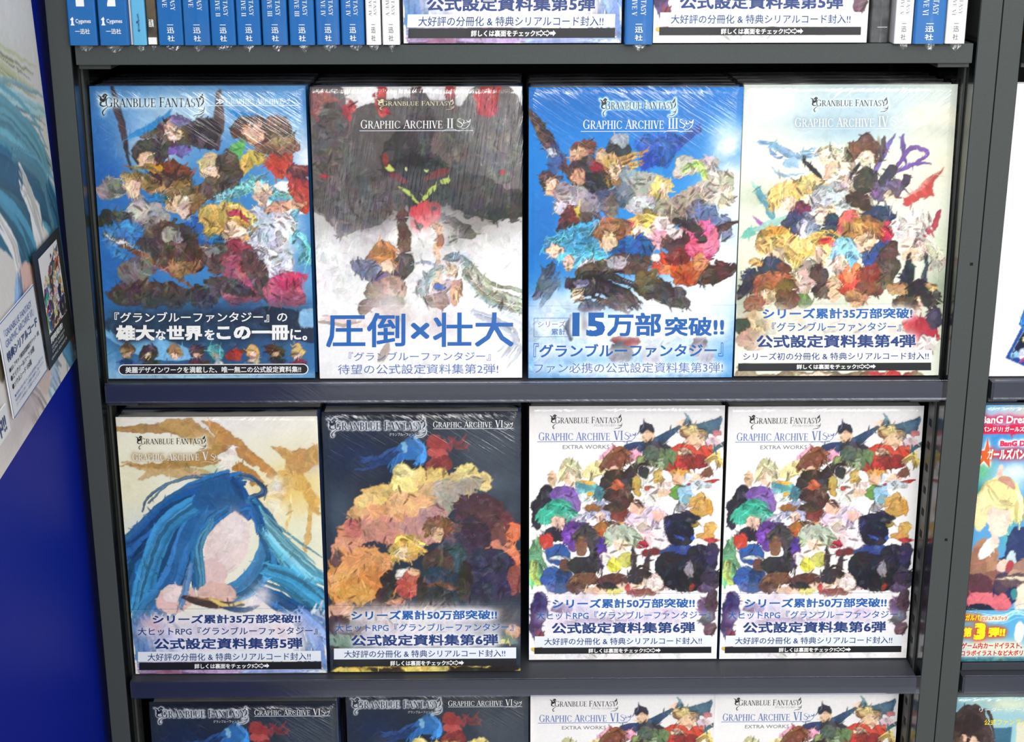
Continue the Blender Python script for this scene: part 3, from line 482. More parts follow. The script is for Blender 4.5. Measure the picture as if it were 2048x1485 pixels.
ART['four'] = dict(m=((88, 27), (1137, 27), (41, 1448), (1044, 1446)), seed=23, band=1085, paint='''
f dfe4d2; D .08; e b8cfd8 620 120 480 140 0 2; e a8c4d0 560 230 300 90 0 2; e eff0f4 200 110 170 70 0 2; e f2ead0 1020 180 150 60 0 2; e c8ccbc 1020 250 120 40 0 2; e f1ecda 220 380 220 120 0 2; e ece8cc 1000 420 160 140 0 2; e c4ccb4 160 560 110 60 0 2; e e6e6cc 120 900 160 200 0 2; e a4ae98 90 1050 110 120 0 2; e 9ca88c 1060 1000 90 160 0 2; e d4dcc0 1060 800 90 120 0 2
D .3; W 1.4; h 8cb4d4 8 14 9 170 300 260 320 340 370 450 350; e a4c8e4 320 400 40 30; s 6c90b8 8 210 330 260 370 290 350; s 9cb8d0 6 230 420 280 460 380 450; s 7868b4 12 720 470 780 340 830 260; s 7048a0 12 800 470 900 330 990 350 890 420; s 5c3c94 10 870 260 868 340 880 410; s 6848a0 8 800 460 900 410 1000 400; p c04038 860 600 940 510 1070 410 1010 500 1020 560 950 570 900 610; p e08878 880 560 960 490 1050 420 980 500 940 530; s b03c50 18 960 750 1020 700 1045 630
p 8cc4b8 125 480 180 540 200 600 190 610 140 540; s 5a98a8 16 150 520 210 610 240 690; p 6cb8a4 60 760 110 710 170 700 150 740; p a05ca8 130 640 170 670 200 710 170 700; s 9cc8b8 20 150 720 240 680 300 650
D .7; h ece0bc 22 28 12 470 360 560 340 620 480 700 640; e f0e6c8 525 370 74 56; e e0bca0 515 425 44 40; h f0e4c4 12 24 10 540 450 640 500 700 600; e b4a4a8 540 530 60 40; s 24242c 10 380 380 440 440 480 480; s 2c2a34 8 680 370 600 470
h 6a4430 22 24 12 620 360 670 290 740 350; e 6a4632 680 330 76 58; e f2ddc4 690 380 44 44; e 4a4038 690 480 60 60; e 4c3c40 760 330 18 50
h e0bc64 20 30 12 220 600 270 530 380 520; e e4c474 300 550 84 60; e f2d8b4 310 590 36 34; h e8c880 14 26 10 360 500 440 480 500 540; e e8c890 440 490 60 30; e d4b080 480 510 40 24; e 3a4460 340 680 60 60; e 7c3044 390 610 60 24; h 4c5470 8 16 9 380 640 420 690 430 740
h c8ccd4 24 30 13 440 620 490 550 590 600; e ccd0d8 510 580 92 56; e efd8c0 495 640 46 50; e 8a90a0 400 700 60 50; e 2c3650 530 680 60 44; e 3c5464 500 740 50 50; h b8bccc 10 18 9 390 680 370 740 400 760
e 6c5878 790 530 80 60; h 6a5478 16 22 11 730 560 780 500 850 540; e efd0b8 800 570 38 38; s 403a48 24 760 490 810 440 820 410; s 403a48 20 860 520 885 480 880 450; e 263656 740 660 90 50; e 2a3c60 750 720 60 50; e b42c40 790 730 40 60; s 3c2420 30 590 570 640 580 700 620; e 4c2c28 660 570 50 44; s 3a221e 12 610 530 640 560 660 600; e e47068 590 680 40 70 30
h b07840 24 30 13 600 760 660 690 750 740; e b47c44 665 710 90 52; e f4d0a8 680 790 54 56; e e8a860 650 700 50 20; e 2c5494 720 860 60 50; e 2e5898 770 810 60 34 -20; e 4a3c38 790 900 70 60; s 3c302c 34 760 860 800 820 830 790; e 503c34 800 830 50 40; e 6a5444 770 960 50 40
h dcd0c8 16 30 12 840 740 900 690 980 740; e ddd2cc 890 720 90 54; e f4d8c0 905 790 44 40; e c8b4a8 960 820 60 60; h e8dccc 14 22 11 990 780 1030 850 1020 900; e e8c8ac 910 850 60 30; e efe8e4 950 660 60 24
h ecc468 26 34 14 180 800 240 740 320 820; e ecc874 240 790 84 60; e d8a040 250 720 60 26; e f6d8b4 245 840 44 38; h ecc878 12 22 10 310 790 340 850 350 900; e 2a3454 230 900 80 50; e 1e2440 130 960 60 40 40; e 6c3028 290 920 40 50; s 2c2830 30 180 930 120 980 60 1050; e d0a868 150 880 40 20
h f0bc60 26 30 14 380 830 430 760 520 800; e f2c470 435 800 86 58; e f8d8b8 465 850 46 50; s d84030 14 450 780 500 770 520 800; e a4948c 400 930 60 60; e d8b4a8 380 980 50 60; e 54443c 460 940 50 50; e 3c3430 480 1010 50 50; e 5c8444 380 1070 44 36
h 84bcdc 24 26 13 530 850 560 790 620 840; e 8cc0dc 570 800 50 56; e f4d4c0 560 890 44 46; h 6ca8d0 8 16 9 610 850 630 900; e e0a858 560 980 50 40; e f0c8a4 530 1010 40 60; e d84838 610 960 60 60; e ec8858 620 930 50 40; e b83028 600 1020 40 30; e 8a3428 700 930 60 50; e 7a4434 700 1010 70 40; e c08858 640 1050 60 40
p 22262e 850 980 880 880 905 830 915 900 920 990; p 3c4454 960 980 970 880 985 820 990 920 985 980; h 1e1a1e 24 30 13 880 1060 930 990 1010 1060; e 221e22 950 1030 90 60; e f2ccb0 925 1080 36 36; e b48458 840 1000 60 36; e c49c6c 1000 1000 34 24; e 4c3428 870 1080 60 40
h 9c5c38 22 34 13 150 1020 210 960 320 980; e a4643c 240 1000 90 50; e f0c8a4 205 1050 46 44; e 6c5428 290 990 50 30; e 5c3424 300 1060 60 50; e 7c4a30 140 1080 50 40
D .45; e b8ac90 500 1200 520 120 0 2; e e6dccc 560 1180 380 60 0 1.5; e c8b08c 150 1180 90 60; e 3c4a34 80 1190 44 40; e a88c78 130 1260 80 60; e b02838 960 1230 90 70 30; e 3a3c50 1010 1160 40 50; e d0404c 900 1180 40 60; e efe8e0 980 1300 50 60; e dcc8b0 330 1300 200 50 0 2; e 86785c 540 1440 500 20; e a89c7c 100 1420 60 40; e b83c38 800 1436 120 14; e d8ccb0 430 1440 100 14
''', texts=[
 ('logo', (414, 85, 795, 160), 'black', 'd8e4e6', 1), ('ser2', 'GRAPHIC ARCHIVE', ' IV', (338, 176, 798, 226), 'white', '98b0b8', 2), ('bar', (330, 234, 880, 237), 'silver'), ('sw', (805, 222, 40), 'white'),
 ('t', 'シリーズ累計35万部突破!', (182, 1105, 916, 1158), 'blue', .03, 'f4f4f2', 4), ('t', '『グランブルーファンタジー』', (228, 1175, 860, 1222), 'blue', .008, 'f4f4f2', 4), ('t', '公式設定資料集第4弾', (152, 1238, 932, 1304), 'navy', .03, 'f4f4f2', 5),
 ('box', (62, 1318, 1012, 1378), 'white'), ('t', 'シリーズ初の分冊化 & 特典シリアルコード封入!!', (86, 1328, 996, 1366), 'navy', .01), ('box', (62, 1382, 1008, 1421), 'black'), ('t', '詳しくは裏面をチェック!', (348, 1388, 650, 1413), 'white', .03), ('arr', (655, 1388, 738, 1412), 'white')])
ART['five'] = dict(m=((24, 86), (1113, 83), (126, 1455), (1150, 1455)), seed=31, band=1095, paint='''
f f6f2dc; D .05; W 1.2; e fbf6ec 500 120 600 60 0 2; e f0ebc8 110 450 160 220 0 2; e e4e8d8 120 640 120 100 0 2; e f4dc90 1000 450 200 180 0 2; e f6cc6c 900 480 130 90 0 2; e c8b8b8 1080 310 70 60 0 2; e e8ecc8 960 780 200 160 0 2; e cdd8b0 520 370 160 60 0 2
D .3; W 1.8; s bc9058 26 30 150 260 140 440 190 560 240; p c8a060 230 110 430 90 560 190 690 200 710 220 560 240 420 200 300 160; p cfae78 60 310 180 330 330 330 540 360 430 400 230 380 150 410 180 370; p b88c4c 40 335 160 320 380 300 600 200 700 240 560 330 300 350; p c89450 480 100 520 100 690 200 760 270 820 330 760 340 640 260; p c08840 620 350 690 320 780 370 820 420 760 440 700 370; p c8904a 720 250 800 300 900 380 860 410 780 340; p d0a05c 850 240 1000 260 1110 220 1110 330 1000 400 940 360 930 300; p e0b45c 900 360 1020 380 1110 500 1110 600 1060 570 1030 480 960 460 900 560 860 470; s e0bc70 14 1060 560 1050 680 1030 790; s e8c880 10 960 520 950 600 940 680; e fdf6e4 620 300 40 70 20; e fff9e8 880 440 60 50 0 2; e fff4d4 860 560 80 60 0 2
W .8; h 55748c 7 5 4 160 570 220 470 380 400 600 380 760 410 830 460; h 4a6a88 8 6 9 600 380 740 390 825 465 760 500 690 515; h 5b7a90 5 6 4 200 530 300 430 420 400
D .16; W .7; h 28639a 70 55 22 640 430 430 520 260 680 140 860 110 1100; h 2f6ca4 50 50 20 680 470 480 560 380 720 320 900 220 1090; h 1f5590 40 40 18 600 450 350 560 180 720 90 800; h 3a86b8 26 34 14 560 480 300 640 190 900 130 1200; e 2a5f96 560 480 140 70 -30; h 1d4f86 30 26 13 660 420 690 480 700 570 660 590; e 27598c 640 530 90 50 20
h 3d7aa8 36 30 15 740 520 820 640 830 800 740 960 620 1020; h 2c6a98 46 40 18 760 540 860 700 900 860 1010 1000 1120 1120; h 5aa4bc 30 40 12 780 580 900 760 1000 880 1130 950; h 7cbccc 16 36 7 800 600 960 760 1100 880; h 3f8fb4 30 40 14 820 900 980 960 1120 1080; h 1f5488 20 30 12 780 1000 900 1060 1100 1180
e f3ddd4 620 740 118 170 20; e f2e0da 660 640 70 50; e eccbc4 540 900 80 80 20; e f6e8e0 640 700 80 120 0 2; h 2d6ba0 24 16 9 620 560 500 660 450 800 440 960; h 49809e 14 18 7 540 620 470 760 480 900 480 1040; h 23588e 12 14 9 700 570 760 560 800 680; e ecc4b8 340 1040 120 70 -20; e f6e0d8 330 1010 60 50; e e8c0b0 560 1010 110 60; h 3a7cae 20 26 10 240 1000 170 1080 130 1200; h 5c84b0 14 14 6 420 860 400 980 370 1090; e a87c4c 520 1060 130 24 12; e e4c468 600 1070 70 16 20; s 4c3c38 22 380 1030 520 1070 700 1070; s e8cc78 12 520 1040 620 1080 700 1050; s 2c4c6c 16 600 1090 700 1100 780 1080; e dcd4dc 800 1020 60 60 0 2; e f4e8e8 760 1060 90 40 0 1.6
D .3; h 3c6ea8 20 50 13 110 1150 160 1260 180 1400; h 8098c8 20 60 12 200 1150 300 1300 320 1420; h b8c4e0 16 70 12 1100 1120 1060 1260 1130 1400; h 6c8cc4 18 50 12 1000 1120 1100 1240 1150 1400; e d8cce0 600 1200 420 70 0 2; e c8c0dc 600 1290 460 60 0 2; e d0a8b4 220 1180 80 60 0 2; e e0d0dc 480 1430 420 40 0 2; h a890b8 16 40 8 150 1440 400 1436 700 1446; e 9c6c88 300 1440 80 16; e f0d8d8 900 1180 60 70; h 9aa8d4 20 50 9 700 1440 900 1430 1140 1440
''', texts=[
 ('logo', (132, 180, 512, 255), 'black', 'f0ead0', 2), ('ser2', 'GRAPHIC ARCHIVE', ' V', (114, 264, 524, 308), 'white', 'b8a070', 2), ('sw', (535, 306, 30), 'white'),
 ('t', 'シリーズ累計35万部突破!!', (217, 1127, 1010, 1176), 'navy', .03, 'f6f4f8', 4), ('t', '大ヒットRPG『グランブルーファンタジー』', (138, 1196, 1100, 1240), 'navy', .008, 'f6f4f8', 4), ('t', '公式設定資料集第5弾', (225, 1256, 1020, 1318), 'navy', .03, 'f6f4f8', 5),
 ('box', (138, 1331, 1117, 1387), 'pale'), ('t', '大好評の分冊化 & 特典シリアルコード封入!!', (190, 1340, 1062, 1382), 'navy', .008), ('box', (145, 1391, 1119, 1433), 'black'), ('t', '詳しくは裏面をチェック!', (440, 1399, 752, 1427), 'white', .03), ('arr', (755, 1399, 842, 1426), 'white')])
ART['six'] = dict(m=((27, 88), (1083, 88), (67, 1463), (1083, 1463)), seed=44, band=1098, paint='''
f 26303e; D .1; e 10141c 540 100 600 50 0 2; e 1a2334 300 330 340 160 0 2; e 34404e 900 300 180 150 0 2; e 3c4c5c 120 600 90 160 0 2; e 46525e 940 460 160 80 0 2; e 1c2c4c 200 300 160 120 0 2; e 3a4450 1040 600 50 120 0 2
D .25; W 1.2; h 2f6cb4 26 18 9 500 230 440 290 400 370; h 3a80c4 26 16 9 520 230 550 290 540 350; e 2f6eb4 500 280 60 50; e 7cb0d0 465 270 16 24; h 1c3c6c 10 26 8 420 280 330 330 250 340; e 9c3c3c 640 250 66 40 20; e b85450 640 300 60 30; h 8c3430 12 20 8 620 330 600 380 660 390; e 7a3030 660 350 60 40; h 6c2a30 8 24 8 700 240 760 280 800 240
D .4; W 2; e e8cc78 500 470 130 100; e e0bc74 360 530 130 90; e f0d888 480 440 100 70; e e8c880 280 560 80 60; e d8a870 240 620 80 50; e dfc070 630 440 80 70; e f0dc90 800 400 60 52; e e4d088 870 440 80 50; e d4bc80 760 470 90 70; e c8a478 620 520 100 70; e f4e09c 460 390 60 30; e b0a494 700 520 90 90; e 9c988c 680 560 70 60; e a89c88 820 460 60 50
e d8a070 400 640 180 100; e e4b07c 480 560 120 70; e d4906c 200 720 110 70; e dc9c78 150 790 80 60; e c88878 330 700 120 80; e c49088 540 700 100 90; e e09c60 230 880 180 90; e e8a860 120 960 90 90; e d88c48 300 980 140 90; e e0a050 180 1040 140 60; e 6a5050 110 860 40 40; e c8746c 200 690 50 40; e b88c88 620 620 80 60
e 4c3038 860 600 130 90; e 5a343c 950 680 130 80; e 6e4040 1000 720 80 70; e d87850 1040 720 44 60; e e08058 1030 860 50 80; e 3a2c3c 820 720 100 90; e c87c64 960 800 60 40; e 2c2c44 900 900 150 110; e 34304a 960 1000 120 80; e 282a3c 820 1020 100 90; e 8c4c44 1050 960 40 80; e 40384c 760 820 60 90; e 5c4650 700 700 50 60
D .55; W 1; h 7c5034 18 24 12 580 720 630 650 710 700; e 80563a 635 685 70 52; e e8bc94 640 715 40 42; e 2c4048 700 830 90 70; e 35505c 740 850 50 70; e 4c3c34 640 880 90 80; e 2a384c 640 960 100 70; e 6a4030 650 1000 90 24; e 2c2c34 640 1060 110 60; e 26221f 790 930 40 60; e 3c3430 770 1010 36 60; e 343c48 700 770 40 20
h d8b45c 22 26 13 400 850 450 770 530 800; e d8b460 460 810 80 60; e f0d0a4 440 825 38 36; e 2e2828 380 960 44 60; e ece4dc 470 930 60 30; e b85048 480 1000 70 60; e c86858 500 950 40 40; e e8bc94 510 920 30 24; e 342c2c 550 1000 30 50; e 4c3834 350 1040 44 50; s 3c3030 28 380 1000 350 1060 300 1100; e d88c60 420 1080 60 20
D .45; e d8a07c 120 1130 80 50; e c89c88 400 1150 280 60 0 2; e efe4dc 560 1150 440 60 0 2; e e8e0e0 540 1230 440 60 0 2; e dcd4d8 580 1290 420 50 0 2; e 4c3c40 110 1200 60 60; s 4a3c34 20 80 1340 160 1270 260 1210; e 7c9488 130 1290 90 40; e 4a4448 980 1180 90 80 0 1.4; e b89070 1040 1240 40 40; e 6a8478 1000 1290 70 30; e e0cc80 990 1300 40 16; e ccb050 600 1450 540 30; e 2c2820 800 1450 200 20; e 3c3424 380 1450 120 14; e e8cc60 160 1450 90 16; e ecd470 500 1445 60 16; e 201c18 990 1440 80 30; e d4c070 640 1444 60 18
''', texts=[
 ('logo', (55, 118, 580, 222), 'jdark', 'd8dce0', 1), ('t', 'グランブルーファンタジー', (385, 194, 560, 210), 'silver', .0), ('ser2', 'GRAPHIC ARCHIVE', ' VI', (618, 132, 990, 168), 'white'), ('bar', (618, 172, 1045, 175), 'silver'), ('sw', (995, 168, 27), 'white'),
 ('t', 'シリーズ累計50万部突破!!', (178, 1127, 958, 1178), 'blue', .03, 'f6f4f8', 4), ('t', '大ヒットRPG『グランブルーファンタジー』', (92, 1198, 1046, 1242), 'blue', .008, 'f6f4f8', 4), ('t', '公式設定資料集第6弾', (178, 1258, 964, 1320), 'navy', .03, 'f6f4f8', 5),
 ('box', (85, 1333, 1060, 1393), 'pale'), ('t', '大好評の分冊化 & 特典シリアルコード封入!!', (140, 1344, 1002, 1384), 'navy', .008), ('box', (80, 1397, 1062, 1433), 'black'), ('t', '詳しくは裏面をチェック!', (386, 1402, 692, 1430), 'white', .03), ('arr', (696, 1402, 782, 1429), 'white')])
ART['extra'] = dict(m=((33, 55), (1108, 58), (41, 1452), (1075, 1449)), seed=58, band=1078, paint='''
f f3f0ee; D .5; W 1.0
s 2c4a74 26 560 270 700 260 860 170; e f0d0b8 870 155 26 22; e 283048 680 185 40 30; e f0c8a8 685 225 30 34; e 2c3a60 600 290 50 34; e 30343c 730 280 80 40; p 3c6480 820 110 870 160 900 110 930 160 970 150 1085 115 1080 160 1020 190 1000 240 900 190; e 486c84 1030 170 60 36 -30; e c87078 1060 200 30 20; e e4c8d4 1040 260 40 34; s 44647c 14 1040 300 1100 260 1110 310; e 8c5a38 900 200 40 30; h e0b878 14 20 10 880 200 960 190 980 230; e f2ccac 940 240 50 40; e c83c2c 880 310 90 50; e f0c8a8 880 310 40 26; e d44830 1000 300 40 34; e 8a2824 940 350 80 40; h e4c070 8 16 8 1000 360 1060 330 1070 380
s e8a8c0 24 400 400 450 330 500 270; e e8a4bc 590 320 60 34 -30; s e4d8a0 40 340 420 420 380 500 350; h 7a4a30 20 24 11 440 380 500 320 560 360; e 7c4c34 500 350 56 46; e f0c8a8 500 400 30 32; e 3e332c 510 480 90 90; s 352e2e 50 560 450 640 400 720 340; e b85c34 520 480 40 30; e 4c3028 540 560 60 60; e 8a9a5c 640 340 30 26; e 6c7c54 760 340 80 60; e a0b490 750 360 30 30; e 4c5c4c 700 310 50 40
e d8d0a4 260 410 66 60; h d4cca0 12 18 10 210 440 250 370 320 420; e efd4b8 255 450 36 36; e e4c09c 165 440 22 44; e 241e30 110 580 50 110 20; e 7a54a4 220 530 70 44; e 2c2438 80 660 30 60; e 8a68b0 260 580 60 60
e f4f0ec 690 470 76 100; e c8a858 620 480 24 60; e c8a858 740 440 24 50; e 383838 668 412 32 30; e efece8 700 550 60 50; e d83838 690 490 18 14; e f0e0d8 760 500 60 40
e 74b8bc 350 500 70 44; e 5a9ca0 330 480 50 26; e e4b048 350 462 50 10; e d8ece8 360 540 50 26; e e8a028 365 525 16 12; e 4c8c90 420 520 30 40
e c03830 850 390 66 34; e e0a044 860 420 60 26; e f0c49c 850 450 40 34; e dcdcec 900 470 30 50; e 70a848 850 520 50 40; e f2ccac 960 440 60 14 -20; e 9cc4e0 890 540 40 60; s c83440 14 900 480 980 470 1070 450; e d8e4ec 970 480 60 30; e e8c8a8 780 520 40 20; e 7a4c3c 1010 410 30 24
e d8a858 970 590 56 66; e d09c4c 1020 600 24 40; e 9c9494 870 600 40 24; e e0ac60 1030 720 34 40; e d0a058 1010 760 50 20; e c04044 1040 780 40 12
h 3aa88c 26 30 13 100 660 170 600 260 640; e 42b094 175 640 82 54; e 68c0a0 220 660 50 40; e f0ccb4 200 680 40 36; h 78bc88 20 26 12 90 780 60 880 90 960 110 1000; h a8b860 8 18 10 70 900 60 980 100 1010; e 24242e 170 750 70 40; e c83c30 130 780 34 50; e 30549c 190 860 70 60; e dce4ec 200 880 60 12; e 3860a8 170 990 70 60; e 283c70 230 990 50 50; e 384c84 210 1040 70 30
h b8bcdc 24 28 12 370 640 420 590 480 640; e bcc0e0 425 610 56 40; e f2d4c4 425 650 30 28; h c8c8e4 14 26 11 340 660 290 700 270 730; e 9c6c3c 390 600 60 18; e b07038 440 720 44 44; e 7c3c34 540 640 60 30; e c85c30 440 740 30 20; e d8a468 540 690 40 24; e f0e8e0 550 700 20 16; e 5c4a44 500 700 40 30; e 4a3c34 500 600 60 30
h e0c8e0 26 30 13 600 690 670 630 770 680; e e4d0e4 680 660 84 50; e f4d8cc 665 710 40 34; e e8b8a0 625 605 34 34; e e8b8a0 745 650 34 34; s 6c4440 8 600 570 630 560 660 600; e f0dcd8 700 770 60 50; e c02c48 650 800 36 24; h e4d0dc 14 22 11 740 720 760 800 740 850; e f2e8e8 760 830 60 60; e 7c3034 700 850 60 20
e 6a3c94 280 760 60 90 -10; h 6c3c98 16 24 12 240 780 270 720 360 720; h 3c3438 26 30 13 300 770 350 740 420 840 400 920; e 8a6048 320 810 42 54; e 6c4a3c 240 920 34 40; e 2c2a30 340 920 100 50; e 7c5844 340 990 90 34; e 553c30 300 1040 60 30; e 54348c 440 840 30 80
h b8c8ac 26 26 12 470 790 540 730 620 790; e bccab0 540 760 76 54; e f4d8bc 540 810 44 36; e e8e4dc 480 880 60 50; e d8d448 500 910 44 40; e c8c464 570 890 40 44; e 5c3830 500 1000 90 44; e 2c2c30 470 1030 70 24; e ecc8a8 400 1060 70 24; e d4d06c 500 1060 50 20
p 3c3038 600 960 590 880 610 800 630 900 630 970; p 3c3038 660 950 670 880 700 830 700 920 690 960; h 2c2428 18 24 12 600 1000 650 950 720 980; e f4d0bc 650 1010 40 30; e 342c30 630 980 50 40; e f0c8b0 580 1040 70 24 20; e c03c34 580 1050 16 30; e f2dcd8 750 1020 70 60; e 7c3434 660 1070 80 20
e 34305c 850 700 80 70 -10; e b49c50 920 690 50 20; e 28263c 880 660 90 34; e 1c2030 870 750 80 70; e 3454b4 865 770 20 14; e 3454b4 935 770 14 14; e ecd4c8 895 830 26 18; e 2c4484 870 850 120 44; e 20222c 820 930 90 90; e 262632 980 900 100 90; e 1a1c24 900 1000 140 70; e 3a3450 1040 850 44 60; e 34303c 1040 1000 60 60; e 8c8c98 920 940 30 44; e 9c3c34 930 1040 16 24; e 503c60 1010 1050 50 30
D .5; e ece4ec 560 1180 420 90 0 2; e 3c3068 100 1150 50 90; e 4a3868 80 1260 40 80; e c8b8d8 300 1180 120 90 0 2; e 8c70a8 220 1160 60 30; e 7c2c34 90 1340 24 60; e 5c3c74 990 1150 34 50; e 4c3848 1040 1120 34 60; e 2c2c38 1010 1220 30 40; e 5c3c44 1030 1280 34 40; e d8cce0 620 1270 340 50 0 2; e 4c3448 1040 1170 24 60; e f3f0f0 560 1400 600 50 0 2; e d8b048 60 1390 16 10; e a88cb8 800 1170 100 50 0 1.6; e b49cc0 600 1230 300 30 0 1.4; e 8c6ca0 420 1230 200 16
''', texts=[
 ('logo', (145, 100, 543, 182), 'black', None, 0), ('t', 'グランブルーファンタジー', (388, 152, 510, 166), 'grey', .0), ('ser2', 'GRAPHIC ARCHIVE', ' VI', (86, 188, 548, 238), 'slate'), ('bar', (78, 243, 600, 246), 'slate'), ('sw', (556, 234, 36), 'slate'), ('t', 'EXTRA WORKS', (218, 263, 474, 284), 'grey', -.004),
 ('t', 'シリーズ累計50万部突破!!', (168, 1105, 952, 1158), 'blue', .03, 'f6f4f8', 4), ('t', '大ヒットRPG『グランブルーファンタジー』', (80, 1176, 1040, 1222), 'blue', .008, 'f6f4f8', 4), ('t', '公式設定資料集第6弾', (165, 1238, 955, 1302), 'navy', .03, 'f6f4f8', 5),
 ('box', (72, 1316, 1045, 1378), 'pale'), ('t', '大好評の分冊化 & 特典シリアルコード封入!!', (125, 1326, 993, 1366), 'navy', .008), ('box', (70, 1381, 1046, 1417), 'black'), ('t', '詳しくは裏面をチェック!', (368, 1387, 678, 1413), 'white', .03), ('arr', (682, 1387, 768, 1412), 'white')])
# the magazine and the guide book of the next bay: only the left third shows; 0..1000 across, 0..1400 down
ART['band_magazine'] = dict(m=((0, 0), (1700, 0), (0, 1400), (1700, 1400)), seed=71, band=1106, paint='''
f 5aa4d8; D .05; p d81848 0 104 2130 104 2130 150 0 150; e bcdcf0 200 60 300 60 0 2; e f0e4c8 500 40 280 60 0 2; e f4f8fc 330 360 200 60 0 2; e d0ecf8 250 420 160 60 0 2; e 6cc090 40 340 90 80 0 2; e 3c8c84 40 460 120 50 0 2; e 3c90d0 150 180 160 40 0 2; p d81848 0 104 1000 104 1000 150 0 150; e 88c8e8 700 350 260 200 0 2; e 54b4b8 330 700 90 80 0 2
D .2; W .8; p 243058 470 300 2130 300 2130 900 470 900; e e89838 560 480 110 90; e 2c3868 420 760 120 120; e 26305c 330 950 160 140; h f0e094 40 36 16 50 520 160 420 330 480 360 600; e f2e4a0 210 490 150 90; e f6e6ac 60 560 70 110; e fae0cc 225 610 104 92; h f0e2a0 16 20 12 100 440 180 520 300 540; e f4d4c0 190 350 30 40; s c89480 26 200 390 260 400 330 440
e b48468 120 830 130 120; e 9c6c58 60 880 90 130; e f4f2f0 150 760 60 70 30; e f8dccc 200 730 40 40; s 8c5c50 60 20 960 150 940 280 900; e f4ccbc 300 860 60 34; e c8dce4 370 830 50 50; e b04048 360 870 40 34; e 5c3440 90 1000 140 100; e a88070 520 880 140 60; e c49c84 420 920 90 40; e 4c3c50 300 960 70 60
p 645058 260 930 420 900 2130 870 2130 960 520 980 330 980; p 8c7068 520 985 2130 985 2130 1104 520 1104; e e8dcc0 600 925 330 14 -2; e e0707c 200 1060 210 50 8; e dc6c78 310 1090 80 80; e 20243c 120 1110 140 40; e 26283c 340 1130 80 24; e f8e4cc 480 1040 50 90; e 3c8c90 420 1020 30 30
W .4; D 0; p 5cb0dc 0 1106 2130 1106 2130 1400 0 1400; h a8d8f0 9 34 3 0 1130 300 1160 480 1120 800 1200; h a8d8f0 8 30 3 250 1300 420 1340 700 1290; e f0e6c0 300 1310 380 44 0 1.6; e f4efe4 500 1230 44 60; D .6; p 2c6c7c 0 1372 2130 1372 2130 1400 0 1400
''', texts=[
 ('t', 'BanG Dream!', (-10, 55, 460, 96), 'white', .03, 'd42054', 3), ('t', 'バンドリ! ガールズバンドパーティ', (0, 112, 660, 140), 'white', .035),
 ('t', 'BanG Dream!', (170, 186, 540, 216), 'pink', .06, 'f4f4f4', 2), ('p', [(60, 170), (85, 240), (140, 245), (90, 275), (100, 330), (45, 290), (0, 325), (25, 270), (-5, 240), (45, 238)], 'orange'), ('t', 'ガールズバンドパーティ', (66, 228, 660, 288), 'white', .05, 'c83040', 3),
 ('t', '「ガルパ」', (-8, 1132, 150, 1168), 'yellow', .04, 'c8501c', 3), ('t', 'ビジュアルブック', (155, 1142, 380, 1166), 'orange', .035, 'f8f4d8', 2), ('t', '第', (5, 1205, 78, 1260), 'yellow', .06, 'd8481c', 3), ('t', '3', (98, 1180, 200, 1276), 'yellow', .07, 'd8481c', 4), ('t', '弾!!', (225, 1205, 375, 1260), 'yellow', .06, 'd8481c', 3),
 ('t', 'ゲーム内カードイラスト、', (0, 1292, 540, 1328), 'red', .03, 'f4eccc', 3), ('t', 'コラボイラストなど大ボリューム', (0, 1336, 700, 1368), 'red', .03, 'f4eccc', 3)])
ART['guide'] = dict(m=((0, 0), (1500, 0), (0, 1400), (1500, 1400)), seed=83, band=None, paint='''
f 9cc8d0; D .1; e d8e4c8 420 40 400 40 0 2; e 6ca4b8 60 60 120 40 0 2; p 3c6c84 330 180 480 180 480 500 330 500; p 78a8b4 300 120 320 120 320 600 300 600; p e0dcc4 520 150 640 150 640 800 520 800; e 84b8c4 250 200 60 200 0 2
D .25; W .8; h 3c2e2c 60 50 20 20 300 60 160 160 130 230 300; e 382a28 120 210 140 130; e 5c4434 60 420 120 160; e ecc8ac 180 300 40 70; e dcb498 100 240 16 30; e 2c2222 120 160 110 60; h 5a4434 26 30 12 60 250 50 400 60 560; e 9c6c54 60 700 300 300; e 4c4c5c 500 800 300 240; e 8c9ca4 300 1200 500 200
''', texts=[('t', 'リーダー・ワールド', (205, 62, 640, 88), 'white', .0), ('t', '公式ファンブック', (255, 130, 640, 165), 'yellow', .01)])
ART['travel'] = dict(m=((0, 0), (1000, 0), (0, 1400), (1000, 1400)), seed=91, band=None, paint='''
f f3f1ee; D .0; W .05; p 143c94 75 1303 110 1225 168 1078 420 520 900 700 900 1560 170 1345; W .3; D .5; p 9cc8ec 98 1290 175 1112 430 560 880 720 880 1530 175 1318; p 101c34 106 1284 182 1110 430 590 860 740 860 1500 182 1312; W 1; e 2c7cc8 165 1120 30 60; e e8ecc0 170 1210 14 20; e 8cc0e8 120 1290 22 20; e c8d8f0 165 1290 30 30; e 5c7cc0 220 1260 50 60; e b03c74 172 1315 20 10; e 101828 420 1000 160 160; e 3c70b8 500 900 120 100
''', texts=[])
